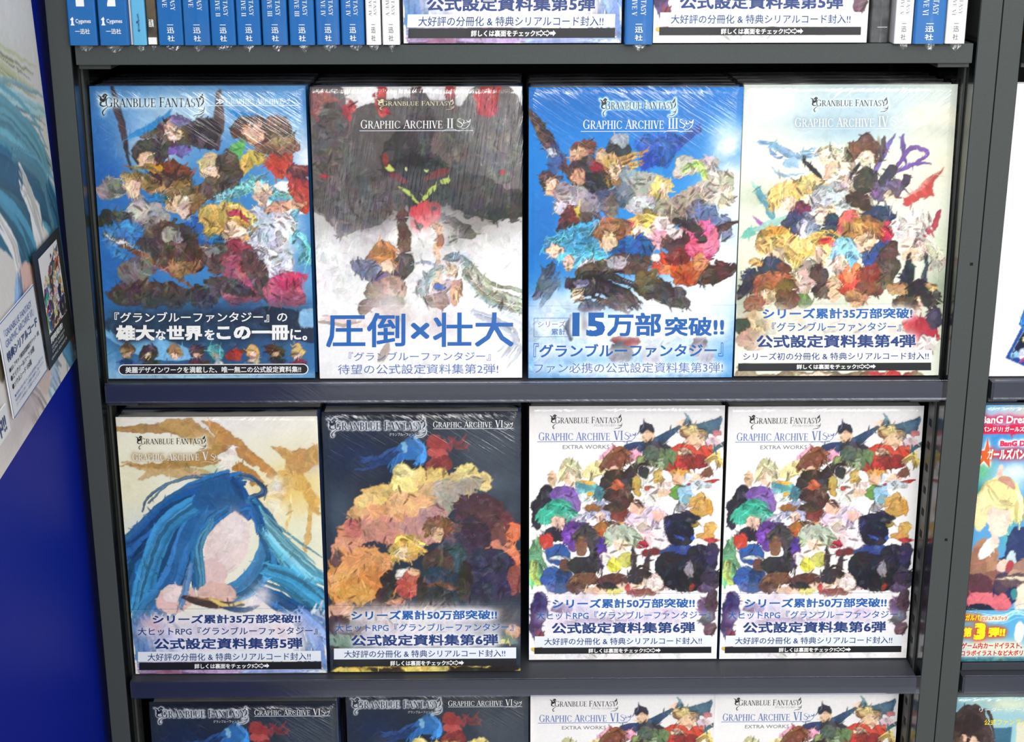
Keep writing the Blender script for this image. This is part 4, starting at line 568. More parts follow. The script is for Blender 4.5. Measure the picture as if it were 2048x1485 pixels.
ART['poster'] = dict(m=((0, 0), (1000, 0), (0, 1414), (1000, 1414)), seed=101, band=None, paint='''
f e8e4de; D .04; W .8; e eeeae2 700 100 500 200 0 2; e dcdccb 500 250 300 120 0 2
h b4b894 12 40 5 300 100 600 220 900 330; h 90b0b4 20 60 9 200 300 600 350 980 480
h 4e8ea4 60 60 22 0 260 300 420 620 560 900 800 960 1000; h 3c7c98 50 50 22 0 330 280 500 560 700 680 920; h 2f6484 40 40 20 200 420 560 560 860 720 980 900; h 6ca8b8 30 50 14 100 250 500 350 800 520 960 700
h 34708c 40 36 18 0 560 250 640 500 840 560 1060; h 5c94a8 30 30 16 560 500 850 640 930 860 900 1040; e f0ece8 720 800 70 130 -20; e f0ece8 330 380 60 100 -40; h f0eee8 12 40 12 600 600 700 740 760 900; h eeeae6 12 30 10 300 650 420 800 440 1000; h 2e688a 20 24 14 900 700 960 850 940 1000
e ecc4b8 560 1010 170 110 40; e f0d0c4 640 1040 100 80 40; e 7c4c44 640 1130 110 30 30; e c8a490 560 1100 60 30; h 8cb0dc 20 50 12 420 900 380 1050 420 1200; e e4dcdc 300 1100 200 100 0 2; h 9cc0e0 20 40 12 700 1100 720 1250 640 1380
e 6c6450 120 1060 50 80; h b8a8a8 24 70 10 200 1200 350 1300 450 1414; h a0b4c8 24 60 12 500 1200 600 1300 700 1414; e e0c8bc 560 1290 80 80; e cfc4c8 250 1340 250 80 0 2; h 3f7c98 18 26 12 900 1040 940 1200 900 1400; e 8a5850 960 1330 30 50; h 5088a8 20 30 12 800 1250 880 1330 960 1400
''', texts=[])
# the companion volume on the top shelf carries the same layout with the number five on its band
ART['extra_five'] = dict(ART['extra']); ART['extra_five']['texts'] = [tuple(x.replace('第6弾', '第5弾').replace('50万部', '35万部').replace(' VI', ' V') if isinstance(x, str) else x for x in e) for e in ART['extra']['texts']]
ART['poster']['m'] = ((-212, -471), (1000, -471), (-212, 1414), (1000, 1414))

# ------------------------------------------------------------------ the room and the fixtures
def struct(name, me, mt): o = obj(name, me, mt); o['kind'] = 'structure'; return o
struct('floor', MB().box(-2, 3, -3.9, .5, -.05, 0).mesh('floor'), M['floor'])
struct('wall_back', MB().box(-2, 3, .42, .5, 0, 2.9).mesh('wall_back'), M['wallm'])

PT = .0202
LEV = [1.3385, .9965, .6570, .3175]
def bookcase(name, label, x0, wd, plain_right):
    """upright bookcase: side panels, back, shelves with front rails, slotted rails; origin at its left foot"""
    t = thing(name, label, 'bookcase', (x0, 0, 0)); D = .32; pt = PT; H = 1.72
    for a in (0, wd-pt):
        s_ = obj('side_panel', bbox(a, a+pt, 0, D, 0, H, .0007), M['frame'], t)
        ix0, ix1 = (a+pt, a+pt+.0006) if a == 0 else (a-.0006, a)
        obj('inner_face', bbox(ix0, ix1, .0012, D-.001, .08, H-.02, .0001, 1), M['inner'], s_)
        # slotted rail standing on the inner face
        rx0, rx1 = (a+pt+.0006, a+pt+.0031) if a == 0 else (a-.0031, a-.0006)
        r = obj('slotted_rail', bbox(rx0, rx1, .026, .048, .08, LEV[0]-.022, .0004, 1), M['steel'], t)
        h = MB()
        for i in range(47):
            z = .12+i*.0255; h.box((rx0 if a else rx1)-.0002, (rx0 if a else rx1)+.0002, .033, .041, z, z+.008)
        obj('slot_holes', h.mesh('slots'), M['hole'], r)
    for z in (1.12, .82): 
        if plain_right: obj('screw_cap', bbox(wd-.0085, wd-.0055, -.0004, .0, z, z+.003, .0001, 1), M['hole'], t)
    obj('back_panel', bbox(pt, wd-pt, D-.008, D-.001, .06, H, .0003, 1), M['back'], t)
    obj('plinth', bbox(pt+.0005, wd-pt-.0005, .03, .045, .001, .0595, .0006), M['frame'], t)
    obj('base_shelf', bbox(pt+.0005, wd-pt-.0005, .004, D-.009, .06, .078, .0006), M['board'], t)
    for i, z in enumerate(LEV):
        s_ = obj('shelf', bbox(pt+.0045, wd-pt-.0045, .0008 if i else -.0005, D-.009, z-.0185, z, .0006), M['board' if i else 'frame'], t)
        if i:   # clear ticket rail clipped on the front edge
            n = 10; P = [(-.0004, z+.0032), (-.0016, z+.0036), (-.0034, z+.0026), (-.0028, z-.002), (-.0022, z-.0095), (-.0023, z-.0155), (-.0027, z-.0172), (-.0020, z-.0184), (-.0004, z-.0186)]
            v = []; q = []
            for xx in (pt+.0062, wd-pt-.0008): v += [(xx, y, zz) for y, zz in P]
            m_ = len(P); q = [(k, k+1, m_+k+1, m_+k) for k in range(m_-1)]
            me = bpy.data.meshes.new('rail'); me.from_pydata(v, [], q); me.update()
            o = obj('ticket_rail', me, M['clear'], s_); md = o.modifiers.new('s', 'SOLIDIFY'); md.thickness = .0006
        for a, b in ((pt+.0043, pt+.035), (wd-pt-.035, wd-pt-.0043)):
            obj('shelf_bracket', bbox(a, b, .008, .060, z-.0235, z-.0187, .0006, 1), M['steel'], s_)
    return t
bookcase('bookcase', 'grey laminate bookcase in the middle holding all the blue and white art books', 0, .9075, True)
bookcase('bookcase', 'second grey laminate bookcase holding the pink-headed magazine, only its edge in view', .9086, .905, False)

# blue display board standing square to the bookcase, with the sheets fixed on it
WA = math.radians(94.3)
brd = thing('display_board', 'tall glossy blue display board standing square to the grey bookcase', 'display board', (-.0085, -.010, 0), (0, 0, WA))
obj('board_panel', bbox(-1.1, .09, 0, .02, .04, 1.95, .002), M['bluewall'], brd)
obj('base_foot', bbox(-1.08, .07, -.002, .022, 0, .04, .002), M['black'], brd)

def lettering_for(spec, mp, w_, h_, y, pred):
    """lettering meshes grouped by ink; pred picks the ones above or on the band"""
    G = {}; order = []
    for L, (k, polys, bb, ink) in enumerate(spec):
        if not pred(bb): continue
        G.setdefault(ink, []).extend(polys)
    return G
def arrows(bb):
    x0, y0, x1, y1 = bb; wd = (x1-x0)/3.05; P = []; yc = (y0+y1)/2; hh = (y1-y0)/2
    for i in range(3):
        a = x0+i*wd*1.02; b = a+wd*.95; mid = a+(b-a)*.5
        O = [(a, yc-hh*.45), (mid, yc-hh*.45), (mid, yc-hh), (b, yc), (mid, yc+hh), (mid, yc+hh*.45), (a, yc+hh*.45)]
        if i == 2: P += [[O[0], O[1], O[5], O[6]], [O[2], O[3], O[4]]]; continue
        for p, q in zip(O, O[1:]+O[:1]):
            dx, dy = q[0]-p[0], q[1]-p[1]; l = math.hypot(dx, dy); t = hh*.13; nx, ny = -dy/l*t, dx/l*t
            P.append([(p[0]+nx, p[1]+ny), (q[0]+nx, q[1]+ny), (q[0]-nx, q[1]-ny), (p[0]-nx, p[1]-ny)])
    return P
def text_polys(e):
    k = e[0]
    if k == 't': return fit(text_tris(e[1], e[4]), *e[2]), e[2], e[3], (e[5] if len(e) > 5 else None), (e[6] if len(e) > 6 else 0)
    if k == 'ser': return fit(serif(e[1], big=(0, 8))[0], *e[2]), e[2], e[3], (e[4] if len(e) > 4 else None), (e[5] if len(e) > 5 else 0)
    if k == 'ser2':
        n = len(e[1]); P, _ = serif(e[1]+e[2], big=(0, 8), num=n)
        a = [[(x, min(y, 1.3)) for x, y in q] for q in P]
        return fit(a, *e[3]), e[3], e[4], (e[5] if len(e) > 5 else None), (e[6] if len(e) > 6 else 0)
    if k == 'logo': return fit(logo(), *e[1]), e[1], e[2], e[3], e[4]
    if k == 'bar' or k == 'box':
        x0, y0, x1, y1 = e[1]; return [[(x0, y0), (x1, y0), (x1, y1), (x0, y1)]], e[1], e[2], None, 0
    if k == 'pill':
        x0, y0, x1, y1 = e[1]; r = (y1-y0)/2; A = [math.radians(90+i*15) for i in range(13)]
        pts = [(x0+r+r*math.cos(a), y0+r-r*math.sin(a)) for a in A]+[(x1-r-r*math.cos(a), y0+r+r*math.sin(a)) for a in A]
        return [pts], e[1], e[2], None, 0
    if k == 'frame':
        x0, y0, x1, y1 = e[1]; t = 2.0; return [[(x0, y0), (x1, y0), (x1, y0+t), (x0, y0+t)], [(x0, y1-t), (x1, y1-t), (x1, y1), (x0, y1)], [(x0, y0), (x0+t, y0), (x0+t, y1), (x0, y1)], [(x1-t, y0), (x1, y0), (x1, y1), (x1-t, y1)]], e[1], e[2], None, 0
    if k == 'sw':
        x, y, s = e[1]; return [[(a, 2*y-b, i % 7) for a, b in q] for i, q in enumerate(swirl(x, y, s))], (x, y, x+s, y), e[2], None, 0
    if k == 'arr': return arrows(e[1]), e[1], e[2], None, 0
    if k == 'p': return [e[1]], (0, 200, 1, 1), e[2], 'f4f4f4', 2
_sheet = {}
def sheet(key, w_, h_):
    """printed cover sheet of one design: list of (region, mesh) built once and shared"""
    if (key, w_) in _sheet: return _sheet[(key, w_)]
    A = ART[key]; mp = Map(*A['m']); img = paint(A['paint'], mp, A['seed']); items = [text_polys(e) for e in A['texts']]
    for P, bb, ink, glow, gr in items:
        if glow:
            k = np.clip(blur(raster(P, mp), max(1, gr))*(4 if gr < 2 else 2.2 if gr > 2 else 2.6), 0, 1)[..., None]*.93; img = img*(1-k)+hexs(glow)*k
    b = A['band']; out = {'cover': [], 'band': []}
    if b is None: rb = GH-1
    else:
        v = mp.uv(mp.c[2][0], b)[1]; rb = int(round(v*(GH-1)))
    out['rb'] = rb; out['cover'].append(('cover_print', grid_print(img, w_, h_, 0, rb, -.0003, 'cover_print')))
    if b is not None: out['band'].append(('band_print', grid_print(img, w_, h_, rb, GH-1, -.00085, 'band_print')))
    for reg, yy in (('cover', -.0005), ('band', -.00105)):
        G = {}; k = 0
        for P, bb, ink, _, _ in items:
            isb = b is not None and (bb[1]+bb[3])/2 > b
            if isb != (reg == 'band'): continue
            if ink in G and k-G[ink][1] > 0 and ink in ('black', 'white', 'pale') and any(x in G and G[x][1] > G[ink][1] for x in G): pass
            G.setdefault((ink, bb[1] if (bb[3]-bb[1]) > 0 and len(P) <= 2 and ink in ('pale', 'white', 'black') else 'charcoal picture-printed book in crumpled wrap beside the cover-out white book on the top shelf'), [[], k])[0].extend(P); k += 1
        base = [x for x in G if x[1] != 'charcoal picture-printed book in crumpled wrap beside the cover-out white book on the top shelf']; txt = [x for x in G if x[1] == 'charcoal picture-printed book in crumpled wrap beside the cover-out white book on the top shelf']
        for j, x in enumerate(base):
            out[reg].append(('printed_bar', letter_mesh(G[x][0], mp, w_, h_, yy-.00004*j, M[x[0]])))
        for j, x in enumerate(txt):
            out[reg].append(('lettering', letter_mesh(G[x][0], mp, w_, h_, yy-.00012-.00002*j, M[x[0]])))
    _sheet[(key, w_)] = out; return out
_body = {}
def jacket_mesh(w_, h_, t_, c=.0011, squash=0):
    k = ('j', w_, h_, t_, squash)
    if k in _body: return _body[k]
    r = .0018; _body[k] = wrap_mesh(w_, t_, 0, h_, r, c); return _body[k]
def wrap_mesh(w_, t_, z0, z1, r, c, off=0.):
    """sheet of thickness c folded round the front, the spine and the back; off stands it proud of the book"""
    def path(e):
        x0, y0, y1 = -w_/2-off+e, -off+e, t_+off-e; q = max(.0001, r-e)
        A = [(x0+q+q*math.cos(math.radians(270-18*i)), y0+q+q*math.sin(math.radians(270-18*i))) for i in range(6)]
        B = [(x0+q+q*math.cos(math.radians(180-18*i)), y1-q+q*math.sin(math.radians(180-18*i))) for i in range(6)]
        return [(w_/2, y0)]+A+B+[(w_/2, y1)]
    O, I = path(0), path(c); n = len(O)
    v = [(x, y, z) for z in (z0, z1) for P_ in (O, I) for x, y in P_]; f = []
    for i in range(n-1):
        o0, o1, i0, i1 = i, i+1, n+i, n+i+1; T = 2*n
        f += [(o1, o0, T+o0, T+o1), (i0, i1, T+i1, T+i0), (o0, o1, i1, i0), (T+o1, T+o0, T+i0, T+i1)]
    T = 2*n; f += [(0, n, T+n, T), (2*n-1, n-1, T+n-1, T+2*n-1)]
    me = bpy.data.meshes.new('wrap'); b = bmesh.new(); vs = [b.verts.new(p) for p in v]
    for q in f: b.faces.new([vs[i] for i in q])
    bmesh.ops.recalc_face_normals(b, faces=b.faces[:]); b.to_mesh(me); b.free(); return me
def pages_mesh(w_, h_, t_):
    k = ('p', w_, h_, t_)
    if k not in _body: _body[k] = bbox(-w_/2+.0018, w_/2-.0025, .0012, t_-.0012, .002, h_-.0006, .0004, 1, 'page_block')
    return _body[k]
def film_mesh(w_, h_, t_, loose=0., seed=1, gx=.0008, gf=.0015, gb=.0007):
    """thin wrap around the whole book, slightly puckered, drawn tighter at the top corners"""
    k = ('f', w_, h_, t_, loose, seed, gx, gf)
    if k in _body: return _body[k]
    r = random.Random(seed); nx, nz = 26, 34; v = []; f = []
    def Z(i): return -.0004+(h_+.0016)*i/nz
    ring = []
    for i in range(nz+1):
        z = Z(i); row = []
        for side in range(4):
            cnt = nx if side in (0, 2) else 3 if side == 1 else 9
            for j in range(cnt):
                s_ = j/cnt
                if side == 0: x, y = -w_/2-gx+(w_+gx*2)*s_, -gf
                elif side == 1: x, y = w_/2+gx, -gf+(t_+gf+gb)*s_
                elif side == 2: x, y = w_/2+gx-(w_+gx*2)*s_, t_+gb
                else: x, y = -w_/2-gx-.0022*(gf < .00035)*math.sin(s_*PI), t_+gb-(t_+gf+gb)*s_
                if side == 0 and 0 < j and gf > .001: y -= abs(r.gauss(0, .00018))+loose*.0009*math.sin(s_*PI)*math.sin(i/nz*PI)
                row.append(len(v)); v.append((x, y, z+(r.gauss(0, .0005) if i in (nz,) else 0)))
        ring.append(row)
    n = len(ring[0])
    for i in range(nz):
        for j in range(n): f.append((ring[i][j], ring[i][(j+1) % n], ring[i+1][(j+1) % n], ring[i+1][j]))
    f.append(tuple(ring[nz]))
    me = bpy.data.meshes.new('film'); me.from_pydata(v, [], f); me.update(); me.polygons.foreach_set('use_smooth', [True]*len(me.polygons)); _body[k] = me; return me
def book(key, label, w_, h_, t_, jk, film, loc, lean=0., yaw=0., group=None, name='art_book', seed=1, band_h=None):
    t = thing(name, label, 'book', loc, (math.radians(-lean), 0, math.radians(yaw)), group)
    obj('jacket', jacket_mesh(w_, h_, t_), None, t); t.children[-1].data = t.children[-1].data.copy(); t.children[-1].data.materials.append(M[jk])
    obj('page_block', pages_mesh(w_, h_, t_), M['page'], t)
    if key:
        S = sheet(key, w_, h_)
        for nme, me in S['cover']: obj(nme, me, None, t)
        if S['band']:
            zb = h_*(1-S['rb']/(GH-1))
            bd = obj('paper_band', wrap_mesh(w_, t_, .0002, zb, .0020, .0003, .0006), M['jnavy' if key != 'two' else 'white'], t)
            for nme, me in S['band']: obj(nme, me, None, bd)
    if film:
        o = obj('shrink_wrap', film_mesh(w_, h_, t_, seed=seed), None, t)
        o.data = o.data.copy(); o.data.materials.append(M[film])
    return t
def stack_behind(front, n, gap, jk, w_, h_, t_, where, lean, film='film3'):
    """plain copies standing behind the front book; their fronts are hidden, jacket, pages and wrap show from above"""
    loc = front.location; first = None
    words = ['directly behind', 'second behind', 'third behind', 'fourth behind', 'fifth behind']
    for i in range(n):
        if first is None:
            first = t = thing('art_book', '', 'book', (0, 0, 0), (math.radians(-lean), 0, 0))
            j = obj('jacket', jacket_mesh(w_, h_, t_).copy(), M[jk], t); obj('page_block', pages_mesh(w_, h_, t_), M['page'], t)
            if film: obj('shrink_wrap', film_mesh(w_, h_, t_, seed=3, gf=.0004, gb=.0004).copy(), M[film], t)
        else: t = copy_tree(first)
        dz = random.uniform(-.0, .0012)
        t.location = (loc[0]+random.uniform(-.0012, .0012), loc[1]+(i+1)*(t_+gap)/math.cos(math.radians(lean)), loc[2])
        t.rotation_euler = (math.radians(-lean), 0, 0)
        t['label'] = f'wrapped art book {words[i]} the {where}'; t['group'] = 'spare copies standing behind the front books'

H_ = .297
def zof(z, lean, t_=.0): return z+.0008+t_*math.sin(math.radians(lean))
# second shelf
g2 = 'art books facing out on the second shelf'
row2 = [('one', 'blue art book with crowded cover and white lettering, second shelf beside the blue board', .1316, .2125, 3.6, 'jblue', 'film', 3, 'blue crowded book nearest the blue board'),
        ('two', 'white art book with dark creature cover, large blue lettering and heavily crumpled wrap', .3470, .2085, 2.2, 'jblue', 'film2', 5, 'white book with the dark creature cover'),
        ('three', 'bright sky-blue art book with large blue figure 15 on its white band', .5630, .2105, 1.2, 'jblue', 'film', 7, 'sky-blue book reading 15 on its band'),
        ('four', 'pale cream and green art book with black strip at its foot, on the second shelf', .7764, .2120, 3.6, 'jwhite', 'film3', 9, 'pale cream book of the second shelf')]
for k, lb, x, w_, ln, jk, fm, sd, wh in row2:
    t_ = .0242; b = book(k, lb, w_, H_, t_, jk, fm, (x, .0185, zof(LEV[1], ln, .026)), ln, 0, g2, seed=sd)
    stack_behind(b, 4, .0016, 'jdark' if k != 'four' else 'jgrey', w_, H_-.001, t_, wh, ln)  # spare jackets darker than the front book: shelf shade put into the colour
# third shelf
g3 = 'art books facing out on the third shelf'
row3 = [('five', 'cream art book with one large sweep of blue strands and gold wings, third shelf', .1325, .2100, 1.0, 'jnavy', 'film3', 11, .0185, 'cream book with the blue strands', .026),
        ('six', 'dark art book with glowing yellow and orange cloud cover on the third shelf', .3455, .2085, 3.0, 'jnavy', 'film', 13, .0185, 'dark cloud-cover book on the third shelf', .026),
        ('extra', 'white art book crowded with colour, on the third shelf touching the dark cloud-cover book', .5645, .2095, 3.2, 'jgrey', 'film3', 15, .044, 'white crowded book next to the dark cloud-cover one', .020),
        ('extra', 'white art book crowded with colour, on the third shelf beside the double upright', .7770, .2095, 2.4, 'jgrey', 'film3', 17, .044, 'third-shelf white book beside the double upright', .020)]
for k, lb, x, w_, ln, jk, fm, sd, y, wh, t_ in row3:
    b = book(k, lb, w_, H_-(.003 if k == 'extra' else 0), t_, jk, fm, (x, y, zof(LEV[2], ln, t_+.001)), ln, 0, g3, seed=sd)
    stack_behind(b, 3, .0022, 'jdark', w_, H_, t_, wh, ln)
# fourth shelf
g4 = 'art books cut off by the bottom edge of the photo'
row4 = [('six', 'dark art book at the bottom photo edge with wide pale page tops above it', .1405, .2085, 2.5, 'jnavy', 'film', 19, .018, 'bottom-row dark book with pale page tops', .028),
        ('six', 'dark art book at the bottom photo edge between the pale-topped one and a white one', .3565, .2060, 2.5, 'jnavy', 'film', 21, .036, 'bottom-row dark book next to the white one', .026),
        ('extra', 'white crowded art book at the bottom photo edge, touching a dark book', .5665, .2095, 2.5, 'jgrey', 'film3', 23, .042, 'bottom-row white book touching a dark one', .020),
        ('extra', 'white crowded art book at the bottom photo edge beside the double upright', .7755, .2095, 2.5, 'jgrey', 'film3', 25, .042, 'bottom-row white book beside the double upright', .020)]
for k, lb, x, w_, ln, jk, fm, sd, y, wh, t_ in row4:
    b = book(k, lb, w_, H_-(.0045 if x < .2 else 0), t_, jk, fm, (x, y, zof(LEV[3], ln, t_+.001)), ln, 0, g4, seed=sd)
    stack_behind(b, 2, .0022, 'jdark', w_, H_, t_, wh, ln)

# top shelf: spines, turned so that the back of the book looks out
def spine_letters(items, w_, t_):
    """items: (text or polys, along0, along1, up0, up1, ink, rotated): boxes on the spine, metres from left edge and foot"""
    G = {}
    for s, a0, a1, z0, z1, ink, rot in items:
        if isinstance(s, tuple): P, _ = serif(s[1], big=s[2]) if s[0] == 'ser' else (None, 0)
        elif isinstance(s, list): P = s
        else: P = text_tris(s, .015)
        if rot:   # reads downwards: text x -> down, text up -> right
            P = [[(p[1], -p[0])+tuple(p[2:]) for p in q] for q in P]
        a = np.array([p[:2] for q in P for p in q]); lo, hi = a.min(0), a.max(0)
        G.setdefault(ink, []).extend([[(a0+(p[0]-lo[0])/(hi[0]-lo[0]+1e-9)*(a1-a0), z0+(p[1]-lo[1])/(hi[1]-lo[1]+1e-9)*(z1-z0), layer_of(p, i_)) for p in q] for i_, q in enumerate(P)])
    out = []
    for ink, P in G.items():
        v = []; f = []
        for q in P: n = len(v); v += [(-w_/2-.0003-.000018*l, t_-a, z) for a, z, l in q]; f.append(tuple(range(n, n+len(q))))
        me = bpy.data.meshes.new('lettering'); me.from_pydata(v, [], f); me.update(); me.materials.append(M[ink]); out.append(me)
    return out
def spine_book(x0, x1, h_, jk, film, label, items, y=-.0075, name='art_book', group=None, z=None, depth=.21, flap=True, cat='book'):
    t_ = x1-x0; w_ = depth; z = LEV[0]+.0007
    t = thing(name, label, cat, (x1, y+w_/2, z), (0, 0, PI/2), group)
    j = obj('jacket', jacket_mesh(w_, h_, t_).copy(), M[jk], t)
    obj('page_block', pages_mesh(w_, h_, t_), M['page'], t)
    for me in spine_letters(items, w_, t_): obj('spine_lettering', me, None, t)
    if film:
        fme = film_mesh(w_, h_, t_, seed=int(x0*1000), gf=.0003, gb=.0003).copy(); obj('shrink_wrap', fme, M[film], t)
        if flap:   # loose end of the wrap hanging below the foot
            r = random.Random(int(x0*1e4)); n = 7; v = []; f = []; a0 = r.uniform(.1, .3)*t_; a1 = r.uniform(.6, .85)*t_
            for i in range(n):
                s_ = i/(n-1); dp = .0015+.0055*math.sin(s_*PI)*r.uniform(.5, 1)
                for k in range(3): v.append((-w_/2-.0014-.0012*k*r.uniform(.2, 1), a0+(a1-a0)*s_, -.0002-dp*k/2))
            for i in range(n-1):
                for k in range(2): f.append((i*3+k, i*3+k+1, i*3+3+k+1, i*3+3+k))
            me = bpy.data.meshes.new('flap'); me.from_pydata(v, [], f); me.update(); obj('film_flap', me, M['flap'], t)
    return t
def knight():   # publisher mark: a small chess-piece like shape
    return [[(0, 0), (1, 0), (.9, .15), (.1, .15)], [(.2, .15), (.8, .15), (.7, .6), (.3, .6)], [(.3, .6), (.7, .6), (.85, .8), (.6, 1.05), (.45, .95)], [(.45, .95), (.1, .8), (.02, .68), (.3, .6)]]
def big_spine(num, t_, col='white'):
    return [(num, t_*.34, t_*.62, .036, .075, 'white', False), (knight(), t_*.10, t_*.24, .0185, .0265, 'white', False), ('Cygames', t_*.28, t_*.80, .0195, .0245, 'white', False), ('一迅社', t_*.24, t_*.74, .0105, .0155, 'white', False)]
def vol_spine(vol, t_, ink='white'):
    it = [('一', t_*.38, t_*.62, .0185, .0191, ink, False), ('迅', t_*.36, t_*.64, .0110, .0165, ink, False), ('社', t_*.36, t_*.64, .0035, .0090, ink, False)]
    it += [(('ser', 'GRANBLUE FANTASY', (0, 9)), t_*.56, t_*.76, (.0270 if vol else .0320), (.0270 if vol else .0320)+.060, ink, True)]
    n = len('GRAPHIC ARCHIVE'); s = 'GRAPHIC ARCHIVE'+(' '+vol if vol else '')
    it += [(('ser', s, (0, 8)), t_*.24, t_*.44, (.0265 if vol else .0350), (.0265 if vol else .0350)+.060, ink, True)]
    return it
g1 = 'blue spine-out art books on the top shelf'
for x0, x1, num, nm in ((.0212, .0487, '1', 'one'), (.0501, .0784, '2', 'two')):
    spine_book(x0+.0006, x1, .262, 'jblue', 'film', f'thick blue book spine with a large white numeral {nm} on the top shelf', big_spine(num, x1-x0), z=LEV[0]+.0004, group='two numbered blue volumes')
spine_book(.0786, .0813, .250, 'jwhite', None, 'thin white booklet edge beside the blue numeral 2 spine', [], y=-.002, name='booklet')
spine_book(.0817, .0947, .257, 'jlight', 'film3', 'narrow light-blue book spine on the top shelf', [('一迅社', .0045, .0075, .012, .030, 'navy', False)], y=-.006)
spine_book(.0952, .1050, .257, 'jolive', 'film3', 'narrow brown picture-printed book spine with white foot on the top shelf', [([[(0, 0), (1, 0), (1, 1), (0, 1)]], .0008, .0088, .0005, .0070, 'white', False), ('画集', .0022, .0070, .0165, .0240, 'white', False)], y=-.004)
vols = [(.1062, .1299, '', 'without numeral, touching the narrow brown spine'), (.1308, .1554, '', 'without numeral, touching the first numeral II spine'), (.1566, .1795, 'II', 'with numeral II, the one beside the spines without numeral'), (.1805, .2032, 'II', 'with numeral II, the one beside the numeral III spines'),
        (.2049, .2287, 'III', 'with numeral III, the one beside the numeral II spines'), (.2306, .2543, 'III', 'with numeral III, the one beside the numeral IV spines'), (.2555, .2779, 'IV', 'with numeral IV, the one beside the numeral III spines'), (.2794, .3012, 'IV', 'with numeral IV, the one beside the slim white spines')]
for i, (x0, x1, vol, lb) in enumerate(vols):
    spine_book(x0, x1, .297, 'jblue', 'film2' if i in (1, 4, 6) else 'film', f'blue art book spine {lb}', vol_spine(vol, x1-x0), y=-.0065-.0012*(i % 3), group=g1)
spine_book(.3027, .3168, .297, 'jwhite', 'film', 'slim white art book spine touching the last blue spine with numeral IV', vol_spine('IV', .0141, 'grey'), y=-.008, group='slim white spines')
spine_book(.3182, .3346, .297, 'jwhite', 'film3', 'slim white art book spine touching the cream-and-violet cover on the top shelf', vol_spine('V', .0164, 'grey'), y=-.008, group='slim white spines')
book('five', 'art book facing out on the top shelf, only violet-tinted foot of its cover shows', .2070, H_, .026, 'jblue', 'film', (.4415, -.002, LEV[0]+.0015), 1.2, group='cover-out books on the top shelf', seed=31)
spine_book(.5478, .5742, .297, 'jblue', 'film2', 'blue art book spine with numeral V between the two cover-out books', vol_spine('V', .0264), y=-.0095, group=g1)
book('extra_five', 'white art book facing out on the top shelf, only its lettered foot shows', .2040, H_-.003, .020, 'jwhite', 'film3', (.6773, -.002, LEV[0]+.0014), 1.2, group='cover-out books on the top shelf', seed=33)
spine_book(.7840, .8022, .270, 'jgrey', 'film2', 'charcoal picture-printed book in crumpled wrap beside the cover-out white book on the top shelf', [([[(0, 0), (1, 0), (1, 1), (0, 1)]], .0070, .0165, .014, .0145, 'silver', False)], y=.006, flap=False)
spine_book(.8043, .8213, .297, 'jwhite', 'film3', 'slim white art book spine between the charcoal book and the blue numeral VI spine', vol_spine('V', .017, 'grey'), y=-.008)
spine_book(.8222, .8516, .297, 'jblue', 'film2', 'wide blue art book spine with numeral VI between two slim white spines', vol_spine('VI', .0294), y=-.0095, group=g1)
spine_book(.8530, .8720, .297, 'jwhite', 'film3', 'slim white art book spine nearest the double upright on the top shelf', vol_spine('VI', .019, 'grey'), y=-.008)

# ------------------------------------------------------------------ the next bay: only its left items are in view
X2 = .9062
book('travel', 'white cover-out book with a tilted blue-framed picture, beyond the double upright', .2100, .3000, .012, 'jwhite', None, (.9345+.105, .018, LEV[1]+.0012), 1.0, name='magazine', seed=41)
book('band_magazine', 'magazine with pink lettered head and a big yellow 3, beyond the double upright', .2100, H_, .010, 'jblue', 'film3', (.9342+.105, .0185, LEV[2]+.0106), .8, name='magazine', seed=43)
book('guide', 'guide book with teal cover under the pink-headed magazine, cut by the photo corner', .2100, H_, .012, 'jlight', 'film3', (.9345+.105, .020, LEV[3]+.0046), 1.0, name='magazine', seed=45)
stand = thing('book_riser', 'dark riser tray under the magazine with the pink head', 'riser', (1.0400, .03, LEV[2]))
obj('tray', bbox(-.104, .104, -.014, .09, .0005, .0095, .0006), M['board'], stand)
stand = thing('book_riser', 'thin dark riser tray under the teal guide book', 'riser', (1.0400, .03, LEV[3]))
obj('tray', bbox(-.104, .104, -.014, .09, .0003, .0035, .0004, 1), M['board'], stand)
spine_book(.9330, .9560, .24, 'gold', None, 'dark gold patterned book spine in the top corner beyond the double upright', [], y=-.002)
def rot_copy_spine(): pass

# ------------------------------------------------------------------ sheets on the blue board
def board_sheet(name, label, cat, me_list, a0, a1, z0, z1, shear, off):
    """sheet lying on the board: a along the board towards the shelf, z up; shear moves the foot towards the shelf"""
    O = Vector((-.0085, -.010, 0)); d = Vector((math.cos(WA), math.sin(WA), 0)); n = Vector((math.sin(WA), -math.cos(WA), 0))
    t = thing(name, label, cat, O+d*(a0+a1)/2+n*off+Vector((0, 0, z0)), (0, 0, WA)); w_ = a1-a0; h_ = z1-z0
    for nm, me, mt in me_list(w_, h_):
        me = me.copy(); co = np.empty(len(me.vertices)*3, np.float32); me.vertices.foreach_get('co', co); co = co.reshape(-1, 3); co[:, 0] += (h_/2-co[:, 2])*shear
        me.vertices.foreach_set('co', co.ravel()); me.update(); obj(nm, me, mt, t)
    return t
def simple_texts(w_, h_, items, y):
    mp = Map((0, 0), (1, 0), (0, 1), (1, 1)); G = {}
    for s, bb, ink, bd in items: G.setdefault(ink, []).extend(fit(text_tris(s, bd), *bb))
    return [('lettering', letter_mesh(P, mp, w_, h_, y, M[i]), None) for i, P in G.items()]
def poster_parts(w_, h_):
    S = sheet('poster', w_, h_); return [('backing', bbox(-w_/2, w_/2, 0, .0012, 0, h_, .0002, 1), M['jwhite'])]+[(n_, me, None) for n_, me in S['cover']]
board_sheet('poster', 'large teal and white illustrated poster on the blue board', 'poster', poster_parts, -.400, .000, 1.0180, 1.520, .16, .0022)
